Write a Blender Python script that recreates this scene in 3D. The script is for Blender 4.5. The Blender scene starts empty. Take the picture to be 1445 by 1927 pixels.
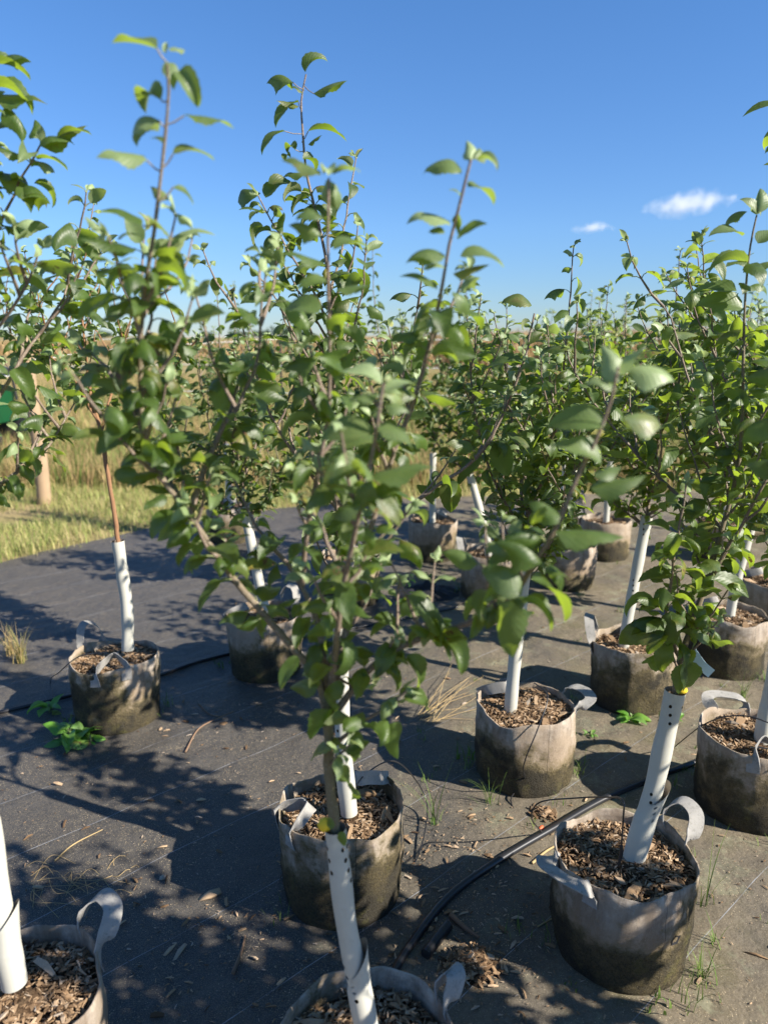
import bpy, math, random
import numpy as np
R = math.radians
random.seed(7); rng = np.random.default_rng(7)
SC = bpy.context.scene
COL = SC.collection

# ------------------------------------------------------------------ camera
H = 1.5; F = 1400.0; PITCH = R(13.3)
cam = bpy.data.cameras.new('camera'); co = bpy.data.objects.new('camera', cam); COL.objects.link(co)
co.location = (0, 0, H); co.rotation_euler = (R(90) - PITCH, 0, 0)
cam.sensor_fit = 'VERTICAL'; cam.sensor_height = 36; cam.lens = F / 1927 * 36
cam.clip_start = .02; cam.clip_end = 6000
cam.dof.use_dof = True; cam.dof.focus_distance = 1.95; cam.dof.aperture_fstop = 2.8
cam.dof.aperture_blades = 0
SC.camera = co
SC.render.resolution_x = 767; SC.render.resolution_y = 1024
SC.view_settings.view_transform = 'Standard'; SC.view_settings.look = 'None'
SC.view_settings.gamma = 1; SC.view_settings.exposure = 1.22

# ------------------------------------------------------------------ sky + sun
SUN = np.array([.915, -.40, 0]); SUN /= np.linalg.norm(SUN)
EL = R(35)
w = bpy.data.worlds.new('World'); SC.world = w; w.use_nodes = True
nt = w.node_tree; nt.nodes.clear()
sky = nt.nodes.new('ShaderNodeTexSky'); sky.sky_type = 'NISHITA'; sky.sun_disc = False
sky.sun_elevation = EL; sky.sun_rotation = math.atan2(SUN[0], SUN[1])
sky.air_density = 1.0; sky.dust_density = 0.0; sky.ozone_density = 5.0; sky.altitude = 0
bg = nt.nodes.new('ShaderNodeBackground'); bg.inputs[1].default_value = .070
wo = nt.nodes.new('ShaderNodeOutputWorld')
tc = nt.nodes.new('ShaderNodeTexCoord'); sx = nt.nodes.new('ShaderNodeSeparateXYZ'); nt.links.new(tc.outputs['Generated'], sx.inputs[0])
rp = nt.nodes.new('ShaderNodeValToRGB'); rp.color_ramp.elements[0].position = 0.0; rp.color_ramp.elements[0].color = (.50, .60, .78, 1)
rp.color_ramp.elements[1].position = .42; rp.color_ramp.elements[1].color = (.60, .88, 1.12, 1); e_ = rp.color_ramp.elements.new(.13); e_.color = (.62, .78, .99, 1)
nt.links.new(sx.outputs[2], rp.inputs[0]); mxw = nt.nodes.new('ShaderNodeMix'); mxw.data_type = 'RGBA'; mxw.blend_type = 'MULTIPLY'; mxw.inputs[0].default_value = 1
nt.links.new(sky.outputs[0], mxw.inputs[6]); nt.links.new(rp.outputs[0], mxw.inputs[7]); nt.links.new(mxw.outputs[2], bg.inputs[0]); nt.links.new(bg.outputs[0], wo.inputs[0])
sl = bpy.data.lights.new('sun', 'SUN'); sl.energy = 5.0; sl.angle = R(.53); sl.color = (1, .93, .82)
so = bpy.data.objects.new('sun', sl); COL.objects.link(so)
from mathutils import Vector, Matrix
sv = Vector((SUN[0] * math.cos(EL), SUN[1] * math.cos(EL), math.sin(EL)))
so.rotation_euler = sv.to_track_quat('Z', 'Y').to_euler(); so.location = (3, -3, 5)

# ------------------------------------------------------------------ pixel -> world (photo pixels, real distance)
def ray(x, y):
    a = (x - 722.5) / F; b = (963.5 - y) / F
    return np.array([a, math.cos(PITCH) + b * math.sin(PITCH), -math.sin(PITCH) + b * math.cos(PITCH)])
def gz(x, y, z=0.0):
    r = ray(x, y); t = (z - H) / r[2]; return np.array([r[0] * t, r[1] * t, z])
def at(x, y, Y):
    r = ray(x, y); t = Y / r[1]; return np.array([r[0] * t, Y, H + r[2] * t])

# ------------------------------------------------------------------ object helpers
def tag(o, label=None, cat=None, group=None, kind=None):
    if label: o['label'] = label
    if cat: o['category'] = cat
    if group: o['group'] = group
    if kind: o['kind'] = kind
    return o
def empty(name, loc, rz=0):
    o = bpy.data.objects.new(name, None); COL.objects.link(o); o.location = tuple(loc); o.rotation_euler = (0, 0, rz)
    o.empty_display_size = .05
    return o
class MB:
    """collects numpy verts / faces with per-face material index and per-face tint"""
    def __init__(s): s.v = []; s.f = []; s.mi = []; s.t = []; s.n = 0; s.uv = []; s.anyuv = False
    def add(s, v, f, mi=0, tint=(.5, .5, .5), uv=None):
        v = np.asarray(v, float); f = np.asarray(f, int)
        s.v.append(v); s.f.append(f + s.n); s.n += len(v)
        s.mi.append(np.full(len(f), mi)); t = np.asarray(tint, float)
        if t.ndim == 1: t = np.tile(t, (len(v), 1))
        s.t.append(t)
        if uv is None: uv = np.zeros((len(v), 2))
        s.uv.append(uv)
    def build(s, name, mats, parent=None, origin=(0, 0, 0), smooth=True):
        me = bpy.data.meshes.new(name)
        V = np.concatenate(s.v) - np.asarray(origin)
        groups = {}
        tot = sum(len(f) * f.shape[1] for f in s.f); nf = sum(len(f) for f in s.f)
        loops = np.concatenate([f.ravel() for f in s.f])
        sizes = np.concatenate([np.full(len(f), f.shape[1]) for f in s.f])
        starts = np.concatenate([[0], np.cumsum(sizes)[:-1]])
        me.vertices.add(len(V)); me.vertices.foreach_set('co', V.ravel())
        me.loops.add(tot); me.loops.foreach_set('vertex_index', loops.astype(np.int32))
        me.polygons.add(nf); me.polygons.foreach_set('loop_start', starts.astype(np.int32))
        me.polygons.foreach_set('material_index', np.concatenate(s.mi).astype(np.int32))
        me.polygons.foreach_set('use_smooth', np.full(nf, smooth))
        T = np.concatenate(s.t); c = np.ones((len(T), 4)); c[:, :3] = T
        ca = me.color_attributes.new('tint', 'FLOAT_COLOR', 'POINT'); ca.data.foreach_set('color', c.ravel())
        UV = np.concatenate(s.uv)[loops]
        ul = me.uv_layers.new(name='UVMap'); ul.data.foreach_set('uv', UV.ravel())
        me.update(calc_edges=True); me.validate()
        for m in (mats if isinstance(mats, (list, tuple)) else [mats]): me.materials.append(m)
        o = bpy.data.objects.new(name, me); COL.objects.link(o)
        if parent is not None: o.parent = parent
        else: o.location = tuple(origin)
        return o

def catmull(P, step):
    P = np.asarray(P, float)
    if len(P) == 2: P = np.array([P[0], (P[0] + P[1]) / 2, P[1]])
    Q = np.vstack([2 * P[0] - P[1], P, 2 * P[-1] - P[-2]])
    out = []
    for i in range(1, len(Q) - 2):
        L = np.linalg.norm(Q[i + 1] - Q[i]); n = max(1, int(round(L / step)))
        t = (np.arange(n) / n)[:, None]
        out.append(.5 * (2 * Q[i] + (Q[i + 1] - Q[i - 1]) * t + (2 * Q[i - 1] - 5 * Q[i] + 4 * Q[i + 1] - Q[i + 2]) * t ** 2
                         + (-Q[i - 1] + 3 * Q[i] - 3 * Q[i + 1] + Q[i + 2]) * t ** 3))
    out.append(P[-1:]); return np.vstack(out)
def frames(P):
    T = np.gradient(P, axis=0); T /= np.linalg.norm(T, axis=1)[:, None] + 1e-12
    N = np.zeros_like(P); a = np.array([1., 0, 0]) if abs(T[0][0]) < .8 else np.array([0, 1., 0])
    n = a - T[0] * a.dot(T[0]); n /= np.linalg.norm(n)
    for i in range(len(P)):
        n = n - T[i] * n.dot(T[i]); n /= np.linalg.norm(n) + 1e-12; N[i] = n
    return T, N, np.cross(T, N)
def tube(mb, P, r, sides=7, mi=0, tint=(.5, .5, .5), cap=True):
    P = np.asarray(P, float); n = len(P); r = np.broadcast_to(np.asarray(r, float), (n,))
    T, N, B = frames(P)
    a = np.arange(sides) * 2 * math.pi / sides
    V = P[:, None] + r[:, None, None] * (np.cos(a)[None, :, None] * N[:, None] + np.sin(a)[None, :, None] * B[:, None])
    L = np.concatenate([[0], np.cumsum(np.linalg.norm(np.diff(P, axis=0), axis=1))])
    uv = np.stack([np.tile(a / (2 * math.pi), n), np.repeat(L, sides)], 1)
    i = np.arange(n - 1)[:, None] * sides; j = np.arange(sides)[None]; k = (j + 1) % sides
    Fq = np.stack([i + j, i + k, i + sides + k, i + sides + j], -1).reshape(-1, 4)
    mb.add(V.reshape(-1, 3), Fq, mi, tint, uv)
    if cap:
        for e, s in ((0, -1), (n - 1, 1)):
            c = P[e]; v = np.vstack([V[e], c[None] + T[e] * s * r[e] * .3])
            f = [(q, (q + 1) % sides, sides) if s > 0 else ((q + 1) % sides, q, sides) for q in range(sides)]
            mb.add(v, f, mi, tint)

# ------------------------------------------------------------------ node helpers
class NT:
    def __init__(s, name):
        s.m = bpy.data.materials.new(name); s.m.use_nodes = True; s.t = s.m.node_tree; s.t.nodes.clear()
        s.out = s.n('ShaderNodeOutputMaterial')
    def n(s, ty, **kw):
        q = s.t.nodes.new(ty)
        for k, v in kw.items():
            if k.startswith('_'): q.inputs[k[1:].replace('_', ' ')].default_value = v
            else: setattr(q, k, v)
        return q
    def l(s, a, b): s.t.links.new(a, b)
    def math(s, op, a, b=None, c=None, clamp=False):
        q = s.n('ShaderNodeMath', operation=op, use_clamp=clamp)
        for i, x in enumerate((a, b, c)):
            if x is None: continue
            if isinstance(x, (int, float)): q.inputs[i].default_value = x
            else: s.l(x, q.inputs[i])
        return q.outputs[0]
    def mix(s, f, a, b, blend='MIX'):
        q = s.n('ShaderNodeMix', data_type='RGBA', blend_type=blend)
        for i, x in ((0, f), (6, a), (7, b)):
            if isinstance(x, (int, float)): q.inputs[i].default_value = x
            elif isinstance(x, tuple): q.inputs[i].default_value = (*x, 1)
            else: s.l(x, q.inputs[i])
        return q.outputs[2]
    def ramp(s, f, stops):
        q = s.n('ShaderNodeValToRGB'); e = q.color_ramp.elements
        while len(e) < len(stops): e.new(.5)
        for i, (p, c) in enumerate(stops):
            e[i].position = p; e[i].color = (*c, 1) if isinstance(c, tuple) else (c, c, c, 1)
        s.l(f, q.inputs[0]); return q.outputs[0]
    def noise(s, vec, scale, detail=4, rough=.55):
        q = s.n('ShaderNodeTexNoise'); q.inputs['Scale'].default_value = scale; q.inputs['Detail'].default_value = detail
        q.inputs['Roughness'].default_value = rough
        if vec is not None: s.l(vec, q.inputs['Vector'])
        return q.outputs[0]
    def attr(s, name='tint'):
        q = s.n('ShaderNodeAttribute', attribute_name=name); sp = s.n('ShaderNodeSeparateColor'); s.l(q.outputs[0], sp.inputs[0])
        return q.outputs[0], sp.outputs[0], sp.outputs[1], sp.outputs[2]
    def bump(s, h, strength=.5, dist=.002):
        q = s.n('ShaderNodeBump'); q.inputs['Strength'].default_value = strength; q.inputs['Distance'].default_value = dist
        s.l(h, q.inputs['Height']); return q.outputs[0]
    def pbsdf(s, col, rough=.8, spec=.3, normal=None):
        q = s.n('ShaderNodeBsdfPrincipled')
        if isinstance(col, tuple): q.inputs['Base Color'].default_value = (*col, 1)
        else: s.l(col, q.inputs['Base Color'])
        if isinstance(rough, (int, float)): q.inputs['Roughness'].default_value = rough
        else: s.l(rough, q.inputs['Roughness'])
        q.inputs['Specular IOR Level'].default_value = spec
        if normal is not None: s.l(normal, q.inputs['Normal'])
        return q.outputs[0]
    def done(s, sh): s.l(sh, s.out.inputs[0]); return s.m
    def coord(s, k='Object'): return s.n('ShaderNodeTexCoord').outputs[k]

def mat_leaf(name, top_a, top_b, under, tr, gloss=.47):
    m = NT(name); col, r, g, b = m.attr()
    uv = m.n('ShaderNodeUVMap').outputs[0]; sp = m.n('ShaderNodeSeparateXYZ'); m.l(uv, sp.inputs[0])
    au = m.math('ABSOLUTE', sp.outputs[0])
    mid = m.math('LESS_THAN', au, .035)
    vv = m.math('SUBTRACT', m.math('MULTIPLY', sp.outputs[1], 9.0), m.math('MULTIPLY', au, 3.0))
    fr = m.math('ABSOLUTE', m.math('SUBTRACT', m.math('FRACT', vv), .5))
    vein = m.math('MAXIMUM', mid, m.math('LESS_THAN', fr, .05))
    hgt = m.math('MULTIPLY', fr, 2.0)
    ob = m.coord('Object'); nz = m.noise(ob, 45, 3)
    c = m.mix(r, top_a, top_b)
    c = m.mix(m.math('MULTIPLY', m.math('SUBTRACT', nz, .38), 1.7, clamp=True), c, tuple(x * 1.55 for x in top_b))
    c = m.mix(m.math('MULTIPLY', vein, .15), c, (.16, .24, .06))
    c = m.mix(g, c, (.36, .46, .22))                       # young growth is pale and downy
    c = m.mix(m.ramp(m.noise(ob, 210, 3, .7), [(.50, 0.), (.72, .5)]), c, (.13, .16, .06)); c = m.mix(m.math('MULTIPLY', b, m.ramp(m.noise(ob, 30, 2), [(.40, 0.), (.60, .75)])), c, (.26, .22, .04)); brown = m.math('MULTIPLY', b, m.math('GREATER_THAN', m.noise(ob, 90, 2), .60))
    c = m.mix(brown, c, (.14, .085, .035))
    un = m.mix(m.math('MULTIPLY', vein, .25), under, tuple(x * 1.3 for x in under)); un = m.mix(m.math('MULTIPLY', r, .3), un, c)
    bp = m.bump(m.math('ADD', m.math('MULTIPLY', hgt, .5), m.noise(ob, 120, 2)), .35, .0012)
    A = m.pbsdf(c, m.math('ADD', gloss - .12, m.math('MULTIPLY', nz, .25)), .62, bp); B = m.pbsdf(un, .8, .2, bp)
    bf = m.n('ShaderNodeNewGeometry').outputs['Backfacing']
    mx = m.n('ShaderNodeMixShader'); m.l(bf, mx.inputs[0]); m.l(A, mx.inputs[1]); m.l(B, mx.inputs[2])
    tl = m.n('ShaderNodeBsdfTranslucent'); trc = m.mix(g, tr, (.40, .50, .20)); trc = m.mix(m.math('MULTIPLY', vein, .25), trc, (.14, .2, .02))
    trc = m.mix(brown, trc, (.1, .05, .01)); m.l(trc, tl.inputs[0])
    ad = m.n('ShaderNodeMixShader'); ad.inputs[0].default_value = .38; m.l(mx.outputs[0], ad.inputs[1]); m.l(tl.outputs[0], ad.inputs[2])
    return m.done(ad.outputs[0])
def mat_bark(name, a, b, c2):
    m = NT(name); ob = m.coord(); _, r, g, _b = m.attr()
    n1 = m.noise(ob, 60, 4); n2 = m.noise(ob, 400, 2)
    c = m.mix(n1, a, b); c = m.mix(m.math('GREATER_THAN', n2, .62), c, c2); c = m.mix(r, c, (.11, .10, .035)); c = m.mix(g, c, (.30, .27, .20))
    return m.done(m.pbsdf(c, .75, .3, m.bump(m.noise(ob, 220, 4), .5, .001)))
M = {}
M['leaf'] = mat_leaf('apple_leaf', (.011, .030, .006), (.050, .088, .016), (.18, .22, .11), (.40, .55, .04))
M['leaf_grey'] = mat_leaf('apple_leaf_greyish', (.020, .044, .010), (.058, .090, .020), (.18, .20, .10), (.28, .42, .03), .5)
M['bark'] = mat_bark('young_bark', (.10, .065, .05), (.21, .155, .12), (.34, .30, .26))
M['bark_orange'] = mat_bark('orange_bark', (.20, .085, .035), (.29, .15, .07), (.12, .06, .03))
M['petiole'] = NT('petiole'); M['petiole'] = M['petiole'].done(M['petiole'].pbsdf((.20, .23, .10), .6, .3))

def mat_felt():
    m = NT('grow_bag_felt'); ob = m.coord('Object'); oi = m.n('ShaderNodeObjectInfo'); rn = oi.outputs['Random']
    ma = m.n('ShaderNodeAttribute', attribute_name='moss', attribute_type='OBJECT').outputs['Fac']
    ad = m.n('ShaderNodeVectorMath', operation='ADD'); m.l(ob, ad.inputs[0])
    cb = m.n('ShaderNodeCombineXYZ'); m.l(m.math('MULTIPLY', rn, 37.0), cb.inputs[0]); m.l(m.math('MULTIPLY', rn, 11.0), cb.inputs[1]); m.l(cb.outputs[0], ad.inputs[1])
    v = ad.outputs[0]; sp = m.n('ShaderNodeSeparateXYZ'); m.l(ob, sp.inputs[0]); z = sp.outputs[2]
    mp = m.n('ShaderNodeMapping'); mp.inputs['Scale'].default_value = (1, 1, .18); m.l(v, mp.inputs[0])
    fine = m.noise(v, 420, 4, .8); med = m.noise(v, 30, 6, .7); big = m.noise(v, 6, 4, .6); run = m.noise(mp.outputs[0], 26, 5, .65)
    c = m.mix(m.ramp(med, [(.3, 0.), (.7, 1.)]), (.19, .155, .12), (.54, .47, .39))
    c = m.mix(m.ramp(run, [(.42, 0.), (.62, .85)]), c, (.17, .125, .09))
    c = m.mix(m.ramp(big, [(.45, 0.), (.62, .8)]), c, (.30, .23, .16))
    tan_m = m.ramp(m.math('ADD', z, m.math('MULTIPLY', m.math('SUBTRACT', big, .5), .45)), [(.12, 1.), (.24, 0.)])
    c = m.mix(m.math('MULTIPLY', tan_m, .7), c, m.mix(run, (.13, .09, .055), (.36, .25, .14)))
    hz = m.math('ADD', m.math('ADD', z, m.math('MULTIPLY', m.math('SUBTRACT', med, .5), .24)), m.math('MULTIPLY', m.math('SUBTRACT', m.noise(v, 4.6, 3), .5), .48))
    hz = m.math('SUBTRACT', hz, ma)
    crust = m.noise(v, 130, 6, .8)
    moss = m.ramp(hz, [(.07, .95), (.15, 0.)])
    olive = m.mix(m.ramp(crust, [(.35, 0.), (.65, 1.)]), (.022, .018, .009), (.13, .10, .04)); olive = m.mix(m.ramp(m.noise(v, 9, 4), [(.42, 1.), (.60, 0.)]), olive, m.mix(crust, (.006, .006, .005), (.034, .028, .014)))
    olive = m.mix(m.ramp(m.noise(v, 14, 5, .7), [(.56, 0.), (.70, .7)]), olive, (.12, .11, .022))
    c = m.mix(m.ramp(hz, [(.11, .85), (.20, 0.)]), c, m.mix(med, (.15, .12, .03), (.085, .06, .03))); c = m.mix(moss, c, olive)
    c = m.mix(m.math('MULTIPLY', m.math('SUBTRACT', fine, .35), 1.2, clamp=True), c, m.mix(.3, c, (.55, .52, .48)))
    # two rows of stitching and a vertical seam
    an = m.math('ARCTAN2', sp.outputs[1], sp.outputs[0]); seam = m.math('LESS_THAN', m.math('ABSOLUTE', m.math('ADD', an, 1.30)), .005)
    c = m.mix(m.math('MULTIPLY', seam, .7), c, (.03, .025, .02))
    h = m.math('ADD', m.math('MULTIPLY', fine, .7), m.math('ADD', m.math('MULTIPLY', med, 1.2), m.math('MULTIPLY', m.math('MULTIPLY', moss, crust), 4.0)))
    return m.done(m.pbsdf(c, .95, .12, m.bump(h, .9, .0035)))
M['felt'] = mat_felt()
def mat_strap():
    m = NT('strap_felt'); ob = m.coord(); a = m.noise(ob, 35, 4); f = m.noise(ob, 500, 3)
    c = m.mix(a, (.20, .19, .175), (.40, .385, .36)); c = m.mix(m.ramp(m.noise(ob, 70, 6, .8), [(.50, 0.), (.68, .8)]), c, (.13, .125, .11))
    return m.done(m.pbsdf(c, .95, .15, m.bump(f, .5, .002)))
M['strap'] = mat_strap()
def mat_chip():
    m = NT('wood_chips'); col, r, g, b = m.attr(); ob = m.coord()
    c = m.ramp(r, [(0, (.06, .036, .022)), (.3, (.15, .092, .05)), (.6, (.32, .21, .12)), (.85, (.55, .40, .26)), (1, (.42, .37, .31))])
    c = m.mix(m.math('MULTIPLY', m.noise(ob, 300, 3), .6), c, (.10, .065, .04))
    return m.done(m.pbsdf(c, .9, .15))
M['chip'] = mat_chip()
def mat_soil():
    m = NT('mulch_soil'); ob = m.coord(); c = m.ramp(m.noise(ob, 60, 6, .75), [(.3, (.025, .016, .010)), (.5, (.085, .052, .030)), (.7, (.22, .15, .09))])
    return m.done(m.pbsdf(c, .95, .1, m.bump(m.noise(ob, 120, 5, .8), 1, .01)))
M['soil'] = mat_soil()
def mat_guard():
    m = NT('white_trunk_guard'); uv = m.n('ShaderNodeUVMap').outputs[0]; sp = m.n('ShaderNodeSeparateXYZ'); m.l(uv, sp.inputs[0])
    u, v = sp.outputs[0], sp.outputs[1]   # u metres round, v metres below the top edge
    s = .021; k = m.math('FLOOR', m.math('DIVIDE', v, s)); fv = m.math('MULTIPLY', m.math('SUBTRACT', m.math('FRACT', m.math('DIVIDE', v, s)), .5), s)
    cols = []
    for u0, lo, hi in ((.020, 1, 4), (.008, 1, 2), (.052, 1, 3), (.10, 1, 5), (.016, 12, 14), (.09, 12, 15)):
        du = m.math('SUBTRACT', m.math('ADD', u, m.math('MULTIPLY', k, .0035)), u0)
        d = m.math('SQRT', m.math('ADD', m.math('MULTIPLY', du, du), m.math('MULTIPLY', m.math('MULTIPLY', fv, fv), .7)))
        q = m.math('MULTIPLY', m.math('LESS_THAN', d, .0036), m.math('MULTIPLY', m.math('GREATER_THAN', k, lo - .5), m.math('LESS_THAN', k, hi + .5)))
        cols.append(q)
    hole = cols[0]
    for q in cols[1:]: hole = m.math('MAXIMUM', hole, q)
    hole = m.math('MULTIPLY', hole, m.n('ShaderNodeAttribute', attribute_name='holes', attribute_type='OBJECT').outputs['Fac'])
    ob = m.coord(); n = m.noise(ob, 12, 4); c = m.mix(n, (.42, .41, .355), (.50, .49, .43)); c = m.mix(m.ramp(m.noise(ob, 50, 4), [(.58, 0.), (.8, .35)]), c, (.35, .32, .25))
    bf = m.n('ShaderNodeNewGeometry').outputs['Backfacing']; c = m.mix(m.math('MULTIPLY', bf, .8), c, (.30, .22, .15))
    p = m.pbsdf(c, .5, .35, m.bump(m.noise(ob, 30, 2), .15, .002)); tr = m.n('ShaderNodeBsdfTransparent'); mx = m.n('ShaderNodeMixShader')
    m.l(hole, mx.inputs[0]); m.l(p, mx.inputs[1]); m.l(tr.outputs[0], mx.inputs[2]); return m.done(mx.outputs[0])
M['guard'] = mat_guard()
def simple(name, c, rough=.6, spec=.4, var=.25, scale=40):
    m = NT(name); ob = m.coord(); q = m.mix(m.noise(ob, scale, 4), tuple(x * (1 - var) for x in c), tuple(min(1, x * (1 + var)) for x in c))
    return m.done(m.pbsdf(q, rough, spec))
M['pipe'] = simple('black_poly_pipe', (.018, .018, .02), .32, .5); M['yellow'] = simple('yellow_foam', (.75, .52, .03), .7)
M['orange'] = simple('orange_cap', (.7, .12, .04), .5); M['tagm'] = simple('plant_tag_plastic', (.55, .72, .82), .3, .5, .15)
M['post'] = simple('weathered_wood', (.33, .235, .145), .85, .2, .2, 14); M['wire'] = simple('white_poly_wire', (.75, .75, .72), .6)
M['black'] = simple('black_plastic', (.02, .02, .022), .4); M['green'] = simple('green_plastic', (.004, .06, .018), .4)
M['white'] = simple('white_plastic', (.75, .76, .78), .4); M['straw'] = simple('dry_straw', (.38, .28, .14), .8, .2)
M['twig'] = simple('dry_twig', (.20, .13, .085), .85, .2); M['glassy'] = simple('dark_glass', (.03, .035, .04), .1, .8)
M['cloth_hole_dark'] = simple('black_cloth_and_hole_shade', (.015, .015, .018), .7, .4)  # crumpled cloth, and the painted dark inside the torn hole
def mat_blade(name, stops, tr=.25):
    m = NT(name); _, r, g, b = m.attr(); c = m.ramp(r, stops); p = m.pbsdf(c, .7, .25)
    t = m.n('ShaderNodeBsdfTranslucent'); m.l(c, t.inputs[0]); mx = m.n('ShaderNodeMixShader'); mx.inputs[0].default_value = tr
    m.l(p, mx.inputs[1]); m.l(t.outputs[0], mx.inputs[2]); return m.done(mx.outputs[0])
M['grass'] = mat_blade('grass_blades', [(0, (.09, .17, .03)), (.4, (.19, .26, .06)), (.7, (.38, .36, .13)), (1, (.52, .42, .22))])
M['weeds'] = mat_blade('dry_weeds', [(0, (.10, .14, .035)), (.22, (.22, .22, .07)), (.5, (.38, .28, .12)), (.8, (.50, .37, .18)), (1, (.33, .20, .10))])
M['corn'] = mat_blade('ripe_crop', [(0, (.25, .16, .07)), (.5, (.38, .26, .12)), (1, (.50, .36, .19))])
M['weedleaf'] = mat_leaf('weed_leaf', (.07, .20, .02), (.12, .30, .03), (.14, .28, .07), (.30, .60, .04), .5)
M['far'] = mat_blade('far_foliage', [(0, (.03, .06, .03)), (1, (.07, .11, .05))])

# ------------------------------------------------------------------ ground
def mat_ground():
    m = NT('field_soil'); ob = m.coord('Object'); n = m.noise(ob, 1.3, 6, .7); n2 = m.noise(ob, 14, 5, .7)
    c = m.ramp(n, [(.3, (.14, .16, .05)), (.5, (.28, .24, .10)), (.7, (.42, .32, .17))]); c = m.mix(m.math('MULTIPLY', n2, .6), c, (.16, .11, .06))
    return m.done(m.pbsdf(c, .95, .1, m.bump(n2, .8, .03)))
M['ground'] = mat_ground()
def hgt(x, y):   # the land rises very gently to the right, far off
    return np.clip((y - 25) / 60, 0, 1) * np.clip((x + 5) / 60, 0, 1) * 1.0
def make_ground():
    xs = np.concatenate([[-2500, -900, -300, -120], np.linspace(-60, 60, 49), [120, 300, 900, 2500]])
    ys = np.concatenate([[-60, -20, -5], np.linspace(0, 100, 41), [140, 200, 400, 1200, 4500]])
    X, Y = np.meshgrid(xs, ys); Z = hgt(X, Y)
    V = np.stack([X, Y, Z], -1).reshape(-1, 3); nx = len(xs)
    f = [(j * nx + i, j * nx + i + 1, (j + 1) * nx + i + 1, (j + 1) * nx + i) for j in range(len(ys) - 1) for i in range(nx - 1)]
    mb = MB(); mb.add(V, f); return tag(mb.build('ground', M['ground']), kind='structure')
make_ground()

def mat_fabric():
    m = NT('woven_ground_cloth'); ob = m.coord('Object'); sp = m.n('ShaderNodeSeparateXYZ'); m.l(ob, sp.inputs[0]); x, y = sp.outputs[0], sp.outputs[1]
    th = R(42); wob = m.math('MULTIPLY', m.math('SUBTRACT', m.noise(ob, 1.1, 2), .5), .05)
    off = m.math('ADD', m.math('ADD', m.math('MULTIPLY', x, -math.sin(th)), m.math('MULTIPLY', y, math.cos(th))), wob)
    al = m.math('ADD', m.math('MULTIPLY', x, math.cos(th)), m.math('MULTIPLY', y, math.sin(th)))
    fr = m.math('FRACT', m.math('DIVIDE', m.math('ADD', off, .12), .30))
    dist = m.math('ABSOLUTE', m.math('SUBTRACT', fr, .5))          # thread at .5
    line = m.math('LESS_THAN', dist, .0034)
    line = m.math('MULTIPLY', line, m.ramp(m.noise(ob, 9, 3), [(.35, .25), (.6, .9)]))
    rib = m.math('SINE', m.math('MULTIPLY', off, 2 * math.pi / .0032)); rib2 = m.math('SINE', m.math('MULTIPLY', al, 2 * math.pi / .0036))
    weave = m.math('MULTIPLY', rib, rib2)
    n1 = m.noise(ob, 2.2, 5, .6); n2 = m.noise(ob, 11, 5, .65); n3 = m.noise(ob, 90, 4, .7)
    st = m.n('ShaderNodeCombineXYZ'); m.l(m.math('MULTIPLY', off, 60), st.inputs[0]); m.l(m.math('MULTIPLY', al, 5), st.inputs[1]); streak = m.noise(st.outputs[0], 1, 3)
    c = m.mix(n2, (.011, .0105, .0115), (.056, .052, .048)); c = m.mix(m.math('MULTIPLY', streak, .7), c, (.070, .070, .074))
    # dusty, mossy soil washed over the right-hand side and along the front
    side = m.math('ADD', m.math('MULTIPLY', x, .42), m.math('MULTIPLY', m.math('SUBTRACT', 1.65, y), .38)); side2 = m.math('MULTIPLY', x, .5)
    side = m.math('MAXIMUM', side, side2)
    dm = m.math('ADD', m.math('MULTIPLY', m.math('MINIMUM', side, .30), .75), m.math('ADD', m.math('MULTIPLY', n1, .8), m.math('MULTIPLY', n2, .35)))
    dirt = m.ramp(dm, [(.52, 0.), (.84, .92)])
    dc = m.mix(n3, (.055, .043, .027), (.25, .205, .14)); dc = m.mix(m.ramp(m.noise(ob, 5, 4), [(.5, 0.), (.7, .7)]), dc, (.085, .080, .028))
    dc = m.mix(m.ramp(m.noise(ob, 7, 7, .75), [(.54, 0.), (.60, .8)]), dc, m.mix(n3, (.12, .12, .06), (.30, .29, .20)))
    c = m.mix(dirt, c, dc)
    vo = m.n('ShaderNodeTexVoronoi'); vo.inputs['Scale'].default_value = 190; m.l(ob, vo.inputs['Vector'])
    wn = m.n('ShaderNodeSeparateColor'); m.l(vo.outputs['Color'], wn.inputs[0])
    speck = m.math('MULTIPLY', m.math('LESS_THAN', vo.outputs['Distance'], .26), m.math('GREATER_THAN', wn.outputs[0], .45))
    speck = m.math('MULTIPLY', speck, m.ramp(m.noise(ob, 3.5, 4), [(.38, .25), (.58, 1.)])); c = m.mix(m.ramp(m.noise(ob, 420, 3, .8), [(.48, 0.), (.62, .75)]), c, (.21, .18, .135))
    c = m.mix(speck, c, m.mix(wn.outputs[1], (.12, .10, .065), (.50, .40, .26)))
    c = m.mix(line, c, (.30, .31, .33))
    rough = m.mix(dirt, (.50, .50, .50), (.9, .9, .9)); rs = m.n('ShaderNodeSeparateColor'); m.l(rough, rs.inputs[0])
    hh = m.math('ADD', m.math('ADD', m.math('MULTIPLY', weave, .10), m.math('MULTIPLY', m.noise(ob, 16, 3), 4.0)), m.math('ADD', m.math('MULTIPLY', n3, .6), m.math('MULTIPLY', speck, .9)))
    return m.done(m.pbsdf(c, rs.outputs[0], .22, m.bump(hh, .8, .0035)))
M['fabric'] = mat_fabric()
from mathutils import noise as MN
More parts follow.
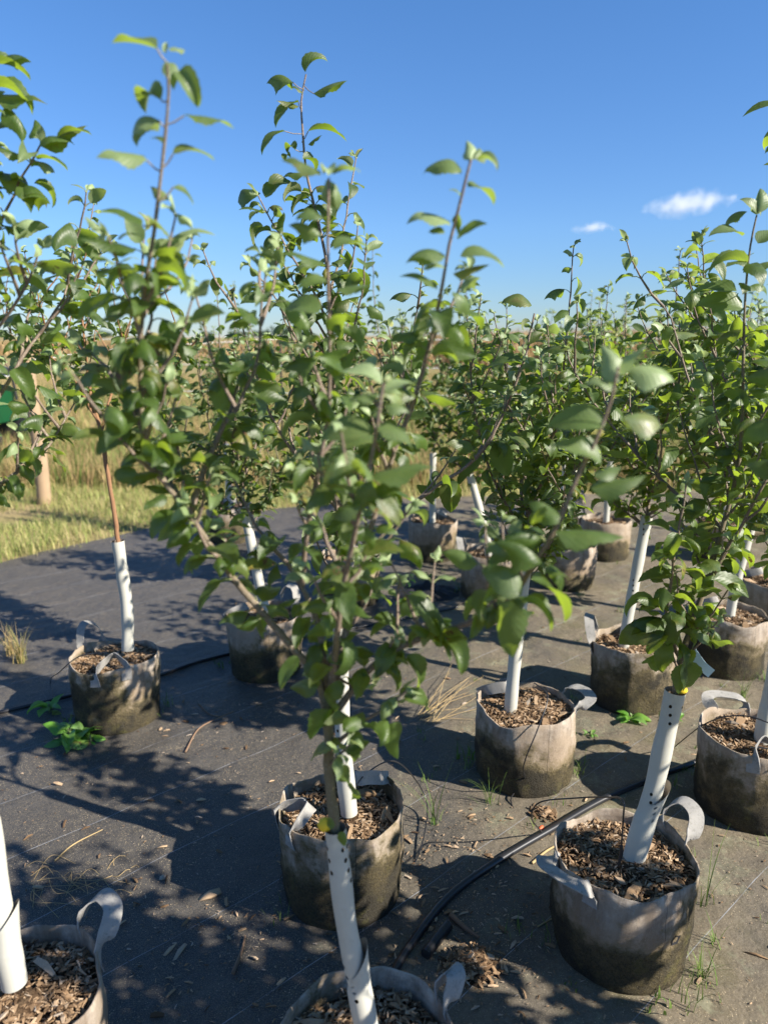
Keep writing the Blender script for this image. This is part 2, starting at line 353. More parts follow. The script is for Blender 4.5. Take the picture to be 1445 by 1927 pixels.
def gh(x, y):
    o = -x * .669 + y * .743; a = x * .743 + y * .669
    lap = sum(.007 / (1 + math.exp(max(-30, min(30, (o - c + .02 * MN.noise(Vector((a * 2, c, 0)))) / .008)))) for c in (1.33, 2.78))
    return .010 + .007 * MN.noise(Vector((x * 2.3, y * 2.3, 0))) + .005 * MN.noise(Vector((x * 7, y * 7, 4))) + .006 * max(0, MN.noise(Vector((o * 9, a * 1.3, 7))) - .25) * 2 + lap
def edge_y(x):   # far edge of the cloth
    return float(np.interp(x, [-9, -2.6, -1.7, -.9, 0, 1.2, 4, 9], [1.6, 4.85, 6.0, 6.5, 6.9, 7.0, 7.4, 8]))
def make_fabric():
    xs = np.linspace(-6, 7, 461); v = []; n = len(xs); rows = 260
    for j in range(rows):
        t = (j / (rows - 1)) ** 1.25
        for x in xs:
            e = edge_y(x) + .05 * MN.noise(Vector((x * 2, 0, 9))); y = -.8 + t * (e + .8)
            v.append((x, y, gh(x, y) if j < rows - 1 else -.002))
    f = [(j * n + i, j * n + i + 1, (j + 1) * n + i + 1, (j + 1) * n + i) for j in range(rows - 1) for i in range(n - 1)]
    mb = MB(); mb.add(v, f); tag(mb.build('ground_cloth', M['fabric']), kind='structure')
    # lapped upper sheet edges
make_fabric()

# ------------------------------------------------------------------ leaves
def leaf_template(NL, curl, fold, wave, ph, twist, serr, wid=.56, cup=0.0):
    t = np.linspace(0, 1, NL + 1); s = np.array([-1, -.5, 0, .5, 1.])
    wt = wid * .5 * np.sin(np.pi * t ** .74) ** .80 * (1.12 - .34 * t); wt[0] = .012; wt[-1] = .0
    tip = t > .86; wt[tip] *= np.linspace(.95, .55, tip.sum())
    if serr: wt[1:-1:2] *= .925
    th = curl * (t ** 1.15); dx = np.cos(th); dz = -np.sin(th)
    X = np.concatenate([[0], np.cumsum((dx[1:] + dx[:-1]) / 2)]) / NL; Z = np.concatenate([[0], np.cumsum((dz[1:] + dz[:-1]) / 2)]) / NL
    V = np.zeros((NL + 1, 5, 3)); UV = np.zeros((NL + 1, 5, 2))
    for j, q in enumerate(s):
        yy = wt * q; zz = np.abs(yy) * fold + np.abs(q) ** 1.5 * wave * np.sin(t * 9 + ph + (q > 0) * 1.3) * np.minimum(1, wt * 6) - cup * yy ** 2 * 3
        a = twist * t
        y2 = yy * np.cos(a) - zz * np.sin(a); z2 = yy * np.sin(a) + zz * np.cos(a)
        V[:, j, 0] = X + z2 * np.sin(th); V[:, j, 1] = y2; V[:, j, 2] = Z + z2 * np.cos(th)
        UV[:, j, 0] = q * np.minimum(1, wt / .1); UV[:, j, 1] = t
    i = np.arange(NL)[:, None] * 5; j = np.arange(4)[None]
    Fq = np.stack([i + j, i + 5 + j, i + 5 + j + 1, i + j + 1], -1).reshape(-1, 4)
    return V.reshape(-1, 3), Fq, UV.reshape(-1, 2)
def tmpl(NL, serr):
    r = np.random.default_rng(3); out = []
    for k in range(14):
        out.append(leaf_template(NL, r.uniform(.35, 2.4), (r.uniform(.15, .9) if k % 3 else -r.uniform(.2, .8)), r.uniform(.015, .045), r.uniform(0, 6), r.uniform(-.8, .8), serr, r.uniform(.46, .60), r.uniform(0, 1.2)))
    return out
TN = tmpl(16, True); TF = tmpl(7, False)
def unit(v): return v / (np.linalg.norm(v) + 1e-12)
UP = np.array([0, 0, 1.])

class Tree:
    def __init__(s, near=True, seed=0, size=.085):
        s.w = MB(); s.L = []; s.near = near; s.r = np.random.default_rng(seed); s.size = size; s.paths = []
    def stem(s, P, r0, r1, lf=0.0, sp=.04, size=None, olive=0., tip=True, dens=1.0, jit=.004, young=0.):
        P = catmull(P, .03); n = len(P); t = np.linspace(0, 1, n)
        if jit: P[1:-1] += s.r.normal(0, jit * .35, (n - 2, 3))
        rad = r0 + (r1 - r0) * t ** .8
        rad = rad * (1 + .10 * np.sin(np.arange(n) * 2.1) * (s.r.random(n) > .5))
        pale = np.clip((t - .6) * 1.6, 0, .8) * (.6 if r1 < .003 else 0)
        tn = np.zeros((n, 3)); tn[:, 0] = olive * (1 - t); tn[:, 1] = pale
        sd = 8 if s.near else 5
        tube(s.w, P, rad, sd, 0, np.repeat(tn, sd, 0)[0] * 0 + (float(olive * .6), 0, 0) if not s.near else (float(olive * .6), .12, 0))
        L = np.concatenate([[0], np.cumsum(np.linalg.norm(np.diff(P, axis=0), axis=1))]); tot = L[-1]
        s.paths.append((P, L, rad))
        d = lf * tot; phi = s.r.uniform(0, 6.28)
        size = size or s.size
        while lf < 1 and d < tot - .006:
            i = min(n - 2, int(np.searchsorted(L, d))); T = unit(P[min(n - 1, i + 1)] - P[i]); q = d / tot
            if s.r.random() < dens:
                near_tip = np.clip((tot - d) / .09, 0, 1)
                s.leaf_from(P[i], T, phi, size * (.50 + .50 * near_tip) * s.r.uniform(.55, 1.02), up=(1 - near_tip), young=max(young, (1 - near_tip) * .75), r=rad[i])
            phi += 2.4 + s.r.normal(0, .25); d += sp * (.55 + .45 * np.clip((tot - d) / .09, 0, 1)) * s.r.uniform(.7, 1.3)
        if tip and lf < 1:
            T = unit(P[-1] - P[-2])
            for k in range(3): s.leaf_from(P[-1], T, s.r.uniform(0, 6.28), size * s.r.uniform(.25, .45), up=1.4, young=.9, r=rad[-1])
        return P
    def leaf_from(s, p, T, phi, L, up=0., young=0., r=.002):
        a = unit(np.cross(T, [.13, .97, .2])); b = np.cross(T, a); out = a * math.cos(phi) + b * math.sin(phi)
        d0 = unit(out * 1.0 + T * (.55 + .9 * up) + UP * .15); pl = L * s.r.uniform(.22, .42) * (1 - .5 * min(1, up))
        base = p + out * r + d0 * pl + UP * (-.1 * pl)
        hor = unit(np.array([d0[0], d0[1], 0]) + 1e-6)
        el = s.r.uniform(-.25, .55) + .9 * min(1, up) - .1
        if s.r.random() < .12: el -= .8
        ax = unit(hor * math.cos(el) + UP * math.sin(el))
        nrm = UP * 1.0 + s.r.normal(0, .38, 3) + np.array([.22, -.10, 0])
        s.put(base, ax, nrm, L, young, p + out * r * .6)
    def put(s, base, ax, nrm, L, young=0., pet=None, k=None, tint=None):
        z = unit(nrm - ax * np.dot(nrm, ax)); y = np.cross(z, ax)
        brown = 1.0 if s.r.random() < .06 else (s.r.random() * .4 if s.r.random() < .2 else 0)
        s.L.append((base, np.array([ax, y, z]), L, int(s.r.integers(0, 14)) if k is None else k, (s.r.random() if tint is None else tint, young, brown), pet))
    def leaf_px(s, bx, by, tx, ty, Y, dY=None, young=0., sag=.0, stem=None):
        dY = s.r.uniform(-.03, .03) if dY is None else dY
        b = at(bx, by, Y); t = at(tx, ty, Y + dY); v = t - b; L = np.linalg.norm(v) * 1.02; ax = unit(v)
        k = [i for i in range(14)][int(s.r.integers(0, 14))]
        up = unit(UP + np.array([s.r.normal(0, .3), -s.r.uniform(.15, .95), 0])); ax2 = unit(ax + UP * .38 * (1 if abs(ax[2]) < .85 else 0))
        if abs(ax[2]) > .85: up = np.array([s.r.normal(0, .4), -1, .2])
        s.put(b, ax2, up, L, young, at(*stem, Y) if stem else None, k)
    def spur(s, p, T, n, size):
        ph = s.r.uniform(0, 6.28)
        for k in range(n): s.leaf_from(p, unit(T * .4 + UP * .5 + s.r.normal(0, .3, 3)), ph + k * 2.2, size * s.r.uniform(.55, 1.0), up=.15, r=.003)
    def sides(s, P, n, l0, l1, f0=.25, f1=.95, az=None, sp=.035, spread=.8, r0=.0035, **kw):
        m = len(P)
        for q in range(n):
            i = int(m * (f0 + (f1 - f0) * (q + s.r.random()) / n)); i = min(m - 2, max(1, i)); T = unit(P[i + 1] - P[i])
            a = s.r.uniform(0, 6.28) if az is None else az + s.r.normal(0, .7)
            o = np.array([math.cos(a), math.sin(a), 0]); l = s.r.uniform(l0, l1)
            d = unit(T * .5 + o * spread + UP * .35); p = P[i]; pts = [p]
            for k in range(4):
                d = unit(d + UP * .22 + s.r.normal(0, .08, 3)); pts.append(pts[-1] + d * l / 4)
            s.stem(pts, r0, .0013, .08, sp, **kw)
    def spurs(s, P, step, f0, f1, size=None, n=(2, 5)):
        L = np.concatenate([[0], np.cumsum(np.linalg.norm(np.diff(P, axis=0), axis=1))]); tot = L[-1]; d = f0 * tot
        while d < f1 * tot:
            i = min(len(P) - 2, int(np.searchsorted(L, d))); s.spur(P[i], unit(P[i + 1] - P[i]), int(s.r.integers(*n)), size or s.size * .75); d += step * s.r.uniform(.6, 1.4)
    def build(s, root, mats):
        o = root.location
        wood = s.w.build('trunk', mats[1], root, tuple(o)); wood.name = 'trunk'
        mb = MB(); T = TN if s.near else TF
        for k in range(14):
            sel = [l for l in s.L if l[3] == k]
            if not sel: continue
            V0, F0, U0 = T[k]
            Rm = np.array([l[1] for l in sel]); P = np.array([l[0] for l in sel]); S = np.array([l[2] for l in sel])
            V = np.einsum('vc,ncd->nvd', V0, Rm) * S[:, None, None] + P[:, None]
            nf = len(V0); Fa = (F0[None] + (np.arange(len(sel)) * nf)[:, None, None]).reshape(-1, 4)
            tn = np.repeat(np.array([l[4] for l in sel]), nf, 0)
            mb.add(V.reshape(-1, 3), Fa, 0, tn, np.tile(U0, (len(sel), 1)))
        for l in s.L:
            if l[5] is None: continue
            a, b = l[5], l[0]; c = (a + b) / 2 + UP * .12 * np.linalg.norm(b - a)
            tube(mb, np.array([a, c, b + l[1][0] * l[2] * .04]), np.array([.0011, .0009, .0008]) * (1.25 if s.near else 1.4), 4 if s.near else 3, 1, cap=False)
        return mb.build('foliage', [mats[0], M['petiole']], root, tuple(o))

def guard(P, root, radius=.0205, flare=True, seam=None):
    """two overlapping sleeves of white plastic; UV in metres"""
    mb = MB(); P = catmull(P[::-1], .012)     # top first
    T, N, B = frames(P); n = len(P); L = np.concatenate([[0], np.cumsum(np.linalg.norm(np.diff(P, axis=0), axis=1))]); tot = L[-1]
    def sleeve(i0, i1, r, obl, v0):
        sd = 28; a = np.arange(sd + 1) * 2 * math.pi / sd; rows = []; uvs = []
        idx = range(i0, i1)
        for m_, i in enumerate(idx):
            rr = r * (1 + .04 * math.sin(L[i] * 40 + r * 900)); sh = obl * max(0, 1 - m_ / 5)
            ring = P[i] + rr * (1 + (.10 * max(0, 1 - m_ / 4) if obl else 0)) * (np.cos(a)[:, None] * N[i] + np.sin(a)[:, None] * B[i]) - T[i] * (sh * np.cos(a + .3))[:, None] + (N[i] * .007 * max(0, 1 - m_ / 5) if obl else 0)
            rows.append(ring); uvs.append(np.stack([a * r, np.full(sd + 1, L[i] - v0 + 0.)], 1))
        V = np.array(rows).reshape(-1, 3); k = len(rows); i = np.arange(k - 1)[:, None] * (sd + 1); j = np.arange(sd)[None]
        f = np.stack([i + j, i + j + 1, i + sd + 2 + j, i + sd + 1 + j], -1).reshape(-1, 4)
        mb.add(V, f, 0, (.5, .5, .5), np.concatenate(uvs))
    if P[0][1] > 2.3:
        sleeve(0, n, radius, .0, 0.); o = mb.build('trunk_guard', M['guard'], root, tuple(root.location)); o['holes'] = 1.0 if root.location.x > .9 else 0.0; return o
    cut = int(n * .58)
    sleeve(0, cut + 6, radius * .96, .0, 0.)
    sleeve(cut, n, radius * 1.13, .030, 0.)
    o = mb.build('trunk_guard', M['guard'], root, tuple(root.location)); o['holes'] = 1.0 if (root.location.y < 2.2 and root.location.x > -.5) or root.location.x > .9 else 0.0
    return o

# ------------------------------------------------------------------ grow bags
BR, BH = .165, .275
def ribbon(mb, P, W, width, thick=.003, mi=0):
    """P path, W width directions"""
    P = np.asarray(P); T = np.gradient(P, axis=0); T /= np.linalg.norm(T, axis=1)[:, None]
    W = np.array([unit(w_ - t * np.dot(w_, t)) for w_, t in zip(W, T)]); N = np.cross(T, W); n = len(P)
    rows = np.stack([P - W * width / 2 + N * thick / 2, P + N * thick / 2 * 1.1, P + W * width / 2 + N * thick / 2, P + W * width / 2 - N * thick / 2, P - N * thick / 2, P - W * width / 2 - N * thick / 2], 1)
    for cols_ in ((0, 1, 2), (2, 3), (3, 4, 5), (5, 0)):
        c_ = len(cols_); i = np.arange(n - 1)[:, None] * c_; j = np.arange(c_ - 1)[None]
        mb.add(rows[:, list(cols_)].reshape(-1, 3), np.stack([i + j, i + j + 1, i + c_ + j + 1, i + c_ + j], -1).reshape(-1, 4), mi)
    for e in (0, n - 1):
        b = e * 6; q = np.array([[0, 1, 4, 5], [1, 2, 3, 4]])
        mb.add(rows[e], q if e == 0 else q[:, ::-1], mi)
def bag_profile(seed):
    def rr(th, z):
        f = z / BH; base = BR * (.955 + .045 * f + .035 * math.sin(math.pi * min(1, f * .9)))
        return base * (1 + .055 * MN.noise(Vector((math.cos(th) * 1.3, math.sin(th) * 1.3, z * 7 + seed * 5))) + .038 * MN.noise(Vector((math.cos(th) * 3.4, math.sin(th) * 4, z * 20 + seed))) + .007 * MN.noise(Vector((math.cos(th) * 11, math.sin(th) * 11, z * 60 + seed))))
    def top(th): return BH + .022 * MN.noise(Vector((math.cos(th) * 1.6, math.sin(th) * 1.6, seed * 3.3))) + .004 * MN.noise(Vector((math.cos(th) * 6, math.sin(th) * 6, seed)))
    return rr, top
def make_mulch_mesh(n, seed, rad=.159, name='mulch', big=10):
    r = np.random.default_rng(seed); mb = MB(); g = 26
    # lumpy soil disc
    v = [(0, 0, 0)]; f = []
    for j in range(1, 9):
        for i in range(g):
            a = i * 2 * math.pi / g; q = rad * j / 8; x, y = q * math.cos(a), q * math.sin(a)
            v.append((x, y, .018 * MN.noise(Vector((x * 14, y * 14, seed))) + (.010 if j < 3 else 0) - .012 * (j / 8) ** 2))
    for i in range(g): f.append((0, 1 + i, 1 + (i + 1) % g))
    mb.add(v, f, 0)
    f4 = [(1 + (j - 1) * g + i, 1 + j * g + i, 1 + j * g + (i + 1) % g, 1 + (j - 1) * g + (i + 1) % g) for j in range(1, 8) for i in range(g)]
    mb.add(v, f4, 0)
    for q in range(n):
        a = r.uniform(0, 6.28); d = rad * math.sqrt(r.random()) * .98; x, y = d * math.cos(a), d * math.sin(a)
        bigc = q < big; l = r.uniform(.006, .022) if not bigc else r.uniform(.035, .075); wd = l * r.uniform(.12, .42); th = wd * r.uniform(.2, .5)
        z = .018 * MN.noise(Vector((x * 14, y * 14, seed))) + r.uniform(0, .012) - .006 * (d / rad) ** 2
        if bigc: d2 = min(1, (rad - .03) / (d + 1e-6)); x *= d2; y *= d2; z += .004
        yaw = r.uniform(0, 6.28); pit = r.normal(0, .35) * (.35 if bigc else 1); ax = np.array([math.cos(yaw) * math.cos(pit), math.sin(yaw) * math.cos(pit), math.sin(pit)])
        chip(mb, np.array([x, y, z]), ax, l, wd, th, 1, np.clip(r.beta(1.6, 1.5) if not bigc else r.uniform(.5, 1), 0, 1), r)
    return mb
def chip(mb, c, ax, l, wd, th, mi, tint, r):
    sd = unit(np.cross(ax, UP + r.normal(0, .35, 3))); up = np.cross(sd, ax)
    k = []
    for t, s_ in ((-.5, r.uniform(.3, .9)), (0, 1.), (.5, r.uniform(.2, .8))):
        o = c + ax * l * t + up * l * .06 * (t == 0) + sd * wd * r.normal(0, .1)
        for a, b in ((-1, -1), (1, -1), (1, 1), (-1, 1)): k.append(o + sd * a * wd / 2 * s_ + up * b * th / 2 * s_)
    f = [(0, 3, 2, 1), (8, 9, 10, 11)]
    for e in (0, 4):
        for q in range(4): f.append((e + q, e + (q + 1) % 4, e + 4 + (q + 1) % 4, e + 4 + q))
    mb.add(k, f, mi, (float(tint), 0, 0))
MULCH = []
for sd_, n_ in ((1, 2600), (2, 2600), (3, 900)):
    mb_ = make_mulch_mesh(n_, sd_)
    o_ = mb_.build('mulch', [M['soil'], M['chip']], None, (0, 0, 0), smooth=False); MULCH.append(o_.data); bpy.data.objects.remove(o_)
ALL_BAGS = {}
def grow_bag(cx, cy, seed, label, handles, rz=0., near=True, depth=.035, sc=1.0, chips=True, fold=None):
    root = empty('grow_bag', (cx, cy, .008), rz); tag(root, label, 'planter', 'felt grow bags standing on the ground cloth'); root.scale = (sc,) * 3
    rr, top = bag_profile(seed); mb = MB(); S = 72 if near else 36; Z = 16 if near else 9
    thk = .0045; rows = []
    for j in range(Z + 1):
        row = []
        for i in range(S):
            th = i * 2 * math.pi / S; z = top(th) * j / Z; r_ = rr(th, z)
            if j == 0: r_ -= .006
            row.append((r_ * math.cos(th), r_ * math.sin(th), z))
        rows.append(row)
    for dz, dr in ((.0015, -.0015), (0, -thk), (-.02, -thk - .001), (-.055, -thk - .004)):
        row = []
        for i in range(S):
            th = i * 2 * math.pi / S; z = top(th) + dz; r_ = rr(th, z) + dr; row.append((r_ * math.cos(th), r_ * math.sin(th), z))
        rows.append(row)
    n = len(rows); V = np.array(rows).reshape(-1, 3); i = np.arange(n - 1)[:, None] * S; j = np.arange(S)[None]; k = (j + 1) % S
    mb.add(V, np.stack([i + j, i + k, i + S + k, i + S + j], -1).reshape(-1, 4))
    wl = mb.build('wall', M['felt'], root); wl['moss'] = {1: .035, 2: .075, 3: .03, 4: .0, 5: .02, 6: .05, 7: .055, 8: .03, 9: .04, 10: .03}.get(seed, .0)
    for (ang, kind) in handles:
        hb = MB(); a = R(ang); wd = .038
        er = np.array([math.cos(a), math.sin(a), 0]); et = np.array([-math.sin(a), math.cos(a), 0])
        R0 = rr(a, BH)
        P, W = [], []
        m_ = 26
        for q in range(m_ + 1):
            u = q / m_; s_ = -1 + 2 * u; side = math.copysign(1, s_) if s_ else 1
            b = min(1, max(0, (abs(s_) - .72) / .28))       # 1 at the stitched ends
            half = {'up': .045, 'out': .055, 'in': .055, 'flop': .040, 'flap': .016}[kind]
            hh = {'up': .085, 'out': .032, 'in': .03, 'flop': .056, 'flap': .05}[kind]; lean = {'up': .015, 'out': .055, 'in': -.085, 'flop': .045, 'flap': .03}[kind]
            arch = max(0, 1 - (abs(s_) / .86) ** 2.4) if abs(s_) < .86 else 0
            tx = half * math.copysign(min(1, (abs(s_) / .72)) ** .8, s_) * (1.06 - .06 * b)
            zz = BH - .004 + hh * arch - (abs(s_) - .86) / .14 * .045 * (abs(s_) > .86)
            ro = lean * arch
            aa = a + tx / R0
            rad_ = rr(aa, min(BH, zz)) + .003 + ro
            p = np.array([math.cos(aa), math.sin(aa), 0]) * rad_ + np.array([0, 0, zz + (top(aa) - BH)])
            era = np.array([math.cos(aa), math.sin(aa), 0]); ta = np.array([-math.sin(aa), math.cos(aa), 0])
            inner = era * (1 if kind != 'in' else .6) + UP * (.15 if kind != 'in' else .7)
            P.append(p); W.append(unit(inner * (1 - b) + ta * b * (-side if True else 1)) if False else unit(inner * (1 - b) + ta * b * side * (1 if s_ > 0 else -1) * (1 if True else 1)))
        ribbon(hb, P, W, wd); hb.build('handle', M['strap'], root)
    if chips:
        md = MULCH[0 if near and seed % 2 else (1 if near else 2)]
        mo = bpy.data.objects.new('mulch', md); COL.objects.link(mo); mo.parent = root; mo.location = (0, 0, BH - depth); mo.rotation_euler = (0, 0, seed * 1.7)
        mo['kind'] = 'stuff'
    ALL_BAGS[seed] = root
    return root

# ------------------------------------------------------------------ the bags, placed where the photo has them
BAGS = dict(P1=(.585, 1.57), P2=(-.115, 1.76), P3=(-.03, 1.06), P4=(-.715, 1.17), P5=(.485, 2.32), P6=(1.175, 2.13), P7=(1.03, 2.86),
            P8=(1.56, 3.17), P9=(-1.06, 2.72), P10=(-.54, 3.16), P11=(.33, 4.95), P12=(.615, 4.15), P13=(1.12, 4.35), P14=(1.52, 4.95), P15=(2.02, 3.66), P16=(-.19, 4.1))
grow_bag(*BAGS['P1'], 1, 'mossy grey grow bag at front right with a torn hole low in its side', [(27, 'flop'), (207, 'out')], depth=.030)
grow_bag(*BAGS['P2'], 2, 'grow bag behind the nearest white guard, dark wet lower half, strap lying on its mulch', [(60, 'in'), (205, 'in')], depth=.045)
grow_bag(*BAGS['P3'], 3, 'grow bag cut off by the bottom edge of the photo, pale strap sticking up', [(35, 'flap'), (200, 'in')], depth=.04)
grow_bag(*BAGS['P4'], 4, 'grow bag in the bottom left corner with a grey strap loop standing up', [(52, 'flop'), (230, 'out')], depth=.03)
grow_bag(*BAGS['P5'], 5, 'grow bag with a folded strap on its right rim, left behind the front right bag', [(12, 'out'), (128, 'in')], depth=.03)
grow_bag(*BAGS['P6'], 6, 'dark mossy grow bag at the right edge, thin black tube arching over it', [(262, 'in'), (95, 'out')], depth=.035)
grow_bag(*BAGS['P7'], 7, 'grow bag with bright green weed at its foot, behind the tall front right guard', [(160, 'up'), (50, 'in')], depth=.04)
grow_bag(*BAGS['P8'], 8, 'grow bag with mottled moss band near the right edge, beyond the leafy right tree', [(110, 'in')], depth=.03)
grow_bag(*BAGS['P9'], 9, 'sunlit brownish grow bag on the left under the orange trunk, broad leafed weed beside it', [(140, 'up'), (285, 'in')], depth=.03)
grow_bag(*BAGS['P10'], 10, 'grow bag with ochre stained base, between the left bag and the centre', [(55, 'up'), (160, 'in')], depth=.035)
for k_, sd_, lb_, hd_ in (('P11', 11, 'far reddish brown grow bag in the last row near the cloth edge', [(70, 'in')]),
                          ('P12', 12, 'far grow bag with two pale strap ends at its left rim, under the curved guard', [(165, 'up'), (20, 'in')]),
                          ('P13', 13, 'far tan grow bag glimpsed behind the blurred leaves right of centre', [(90, 'in')]),
                          ('P14', 14, 'far dark grow bag with white strap on top, right of the tan one', [(150, 'up')]),
                          ('P15', 15, 'dark grow bag half cut off by the right edge in the middle distance', [(120, 'in')]),
                          ('P16', 16, 'dark grow bag hidden behind the centre foliage, short white guard above', [(30, 'in')])):
    grow_bag(*BAGS[k_], sd_, lb_, hd_, near=False)

# ragged hole in the front right bag, black patch painted in for its shade
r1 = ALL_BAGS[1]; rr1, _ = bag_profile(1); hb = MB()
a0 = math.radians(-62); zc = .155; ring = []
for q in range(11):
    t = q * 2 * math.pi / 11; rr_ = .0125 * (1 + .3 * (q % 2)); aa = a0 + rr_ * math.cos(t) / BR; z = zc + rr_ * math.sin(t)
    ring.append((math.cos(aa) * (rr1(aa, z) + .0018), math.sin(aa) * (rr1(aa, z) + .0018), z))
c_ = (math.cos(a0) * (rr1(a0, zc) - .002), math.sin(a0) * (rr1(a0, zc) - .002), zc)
hb.add([c_] + ring, [(0, 1 + q, 1 + (q + 1) % 11) for q in range(11)]); hb.build('torn_hole_shade', M['cloth_hole_dark'], r1)

TG = 'young apple trees in the grow bags'
def make_tree(seed, pot, label, near, size=.08):
    t = Tree(near, seed, size if near else size * 1.18); root = empty('apple_tree', (*BAGS[pot], BH - .02)); tag(root, label, 'tree', TG); return t, root
def line(pts): return [at(x, y, Y) for x, y, Y in pts]
LM = [M['leaf'], M['bark']]; GM = [M['leaf_grey'], M['bark']]

# ---- T3: the foreground tree in the middle
t, root = make_tree(33, 'P3', 'foreground apple tree in the centre with long branches fanning across the view', True, .078)
g = line([(698, 1975, 1.06), (676, 1860, 1.055), (652, 1740, 1.05), (640, 1640, 1.05), (631, 1558, 1.05)])
guard(g, root, .0185)
t.stem(g[:1] + g[2:] + line([(621, 1470, 1.05), (618, 1400, 1.05), (621, 1290, 1.05)]), .0100, .0082, 1, olive=1.)
Bp = t.stem(line([(620, 1370, 1.05), (598, 1275, 1.05), (560, 1230, 1.05), (505, 1165, 1.06), (440, 1090, 1.06), (388, 1015, 1.07), (350, 960, 1.07), (312, 910, 1.07), (285, 860, 1.07), (268, 790, 1.06), (264, 700, 1.05), (266, 620, 1.04), (275, 530, 1.03), (290, 440, 1.01), (302, 340, 1.), (312, 250, .99), (318, 170, .98), (315, 120, .97)]), .0072, .0016, 1, tip=False, jit=0, olive=.5)
t.spurs(Bp, .04, .18, .74, .070, (3, 6)); t.sides(Bp, 12, .08, .22, .30, .70, size=.078); t.spurs(Bp, .035, .36, .76, .078)
# fork off the left branch towards the right
bf_ = t.stem(line([(358, 968, 1.07), (385, 880, 1.1), (425, 800, 1.13), (480, 700, 1.15), (492, 610, 1.15), (500, 520, 1.14)]), .0055, .0015, .2, .035, size=.066)
t.spurs(bf_, .04, .1, .9, .07); t.sides(bf_, 4, .08, .18)
bg_ = t.stem(line([(272, 800, 1.06), (235, 740, 1.1), (200, 690, 1.13), (150, 650, 1.16)]), .0045, .0015, .15, .03, size=.065)
b2 = t.stem(line([(345, 940, 1.07), (300, 890, 1.12), (255, 850, 1.14), (225, 800, 1.16)]), .004, .0015, .3, .035, size=.06)
b3 = t.stem(line([(266, 640, 1.04), (250, 570, 1.02), (222, 500, 1.), (205, 445, .98)]), .004, .0014, .2, .03, size=.066)
b4 = t.stem(line([(268, 600, 1.04), (300, 560, 1.08), (340, 520, 1.12), (362, 450, 1.15)]), .003, .0013, .25, .035, size=.055)
Cp = t.stem(line([(622, 1310, 1.05), (634, 1200, 1.0), (645, 1110, .97), (664, 1020, .94), (684, 930, .91), (705, 830, .89), (717, 750, .88), (722, 722, .88)]), .0058, .0018, .95, tip=False, jit=0)
t.spurs(Cp, .05, .12, .75, .066); t.sides(Cp, 5, .05, .12, .2, .75, size=.07)
Dp = t.stem(line([(628, 1345, 1.05), (690, 1265, 1.05), (745, 1222, 1.04), (830, 1188, 1.02), (905, 1165, .98), (960, 1128, .95), (1005, 1060, .93), (1050, 985, .91), (1085, 900, .90), (1120, 830, .89), (1150, 750, .88), (1163, 690, .87)]), .0062, .0018, 1, tip=False, jit=0)
t.spurs(Dp, .04, .10, .70, .064, (3, 6)); t.sides(Dp, 8, .05, .13, .15, .6, size=.062)
Fp = t.stem(line([(618, 1290, 1.05), (598, 1180, 1.08), (566, 1100, 1.1), (520, 1030, 1.13), (480, 990, 1.15), (440, 900, 1.18)]), .006, .0016, .5, .035, size=.06)
t.spurs(Fp, .045, .1, .8, .064)
Ep = t.stem(line([(568, 1105, 1.1), (578, 1000, 1.08), (598, 890, 1.06), (616, 790, 1.05), (621, 680, 1.03), (618, 560, 1.02), (617, 450, 1.0), (618, 380, .99), (619, 335, .99)]), .0046, .0016, 1, tip=False, jit=0)
t.spurs(Ep, .05, .08, .70, .066); t.sides(Ep, 6, .06, .14, .1, .6, size=.068)
Gp = t.stem(line([(624, 1330, 1.05), (650, 1190, 1.08), (676, 1065, 1.1), (707, 965, 1.11), (742, 850, 1.11), (780, 750, 1.1), (805, 660, 1.08), (828, 560, 1.05), (845, 460, 1.03), (862, 395, 1.02), (878, 330, 1.), (886, 300, 1.)]), .0062, .0017, 1, tip=False, jit=0)
t.spurs(Gp, .045, .1, .74, .068, (3, 6)); t.sides(Gp, 8, .06, .16, .15, .7, size=.072)
Hp = t.stem(line([(622, 1410, 1.05), (665, 1370, 1.04), (715, 1340, 1.03), (765, 1300, 1.)]), .004, .0015, .2, .022, size=.068)
Ip = t.stem(line([(620, 1440, 1.05), (640, 1420, 1.02), (660, 1400, 1.0)]), .003, .0014, .1, .02, size=.065)
Jp = t.stem(line([(600, 1230, 1.05), (660, 1290, 1.1), (700, 1285, 1.13)]), .0035, .0014, .2, .025, size=.06)
for b in ((640, 1400, 585, 1440), (655, 1480, 690, 1500), (625, 1340, 585, 1385), (640, 1460, 665, 1500)): t.leaf_px(*b, 1.03)
for b in ((625, 1560, 617, 1535), (640, 1565, 652, 1598), (655, 1420, 700, 1400), (740, 1360, 755, 1440), (600, 1290, 545, 1310), (620, 1335, 590, 1410), (640, 1330, 610, 1380),
          (560, 1235, 530, 1300), (650, 1290, 600, 1330), (760, 1310, 820, 1350), (830, 1195, 770, 1120), (860, 1180, 815, 1265)): t.leaf_px(*b, 1.0)
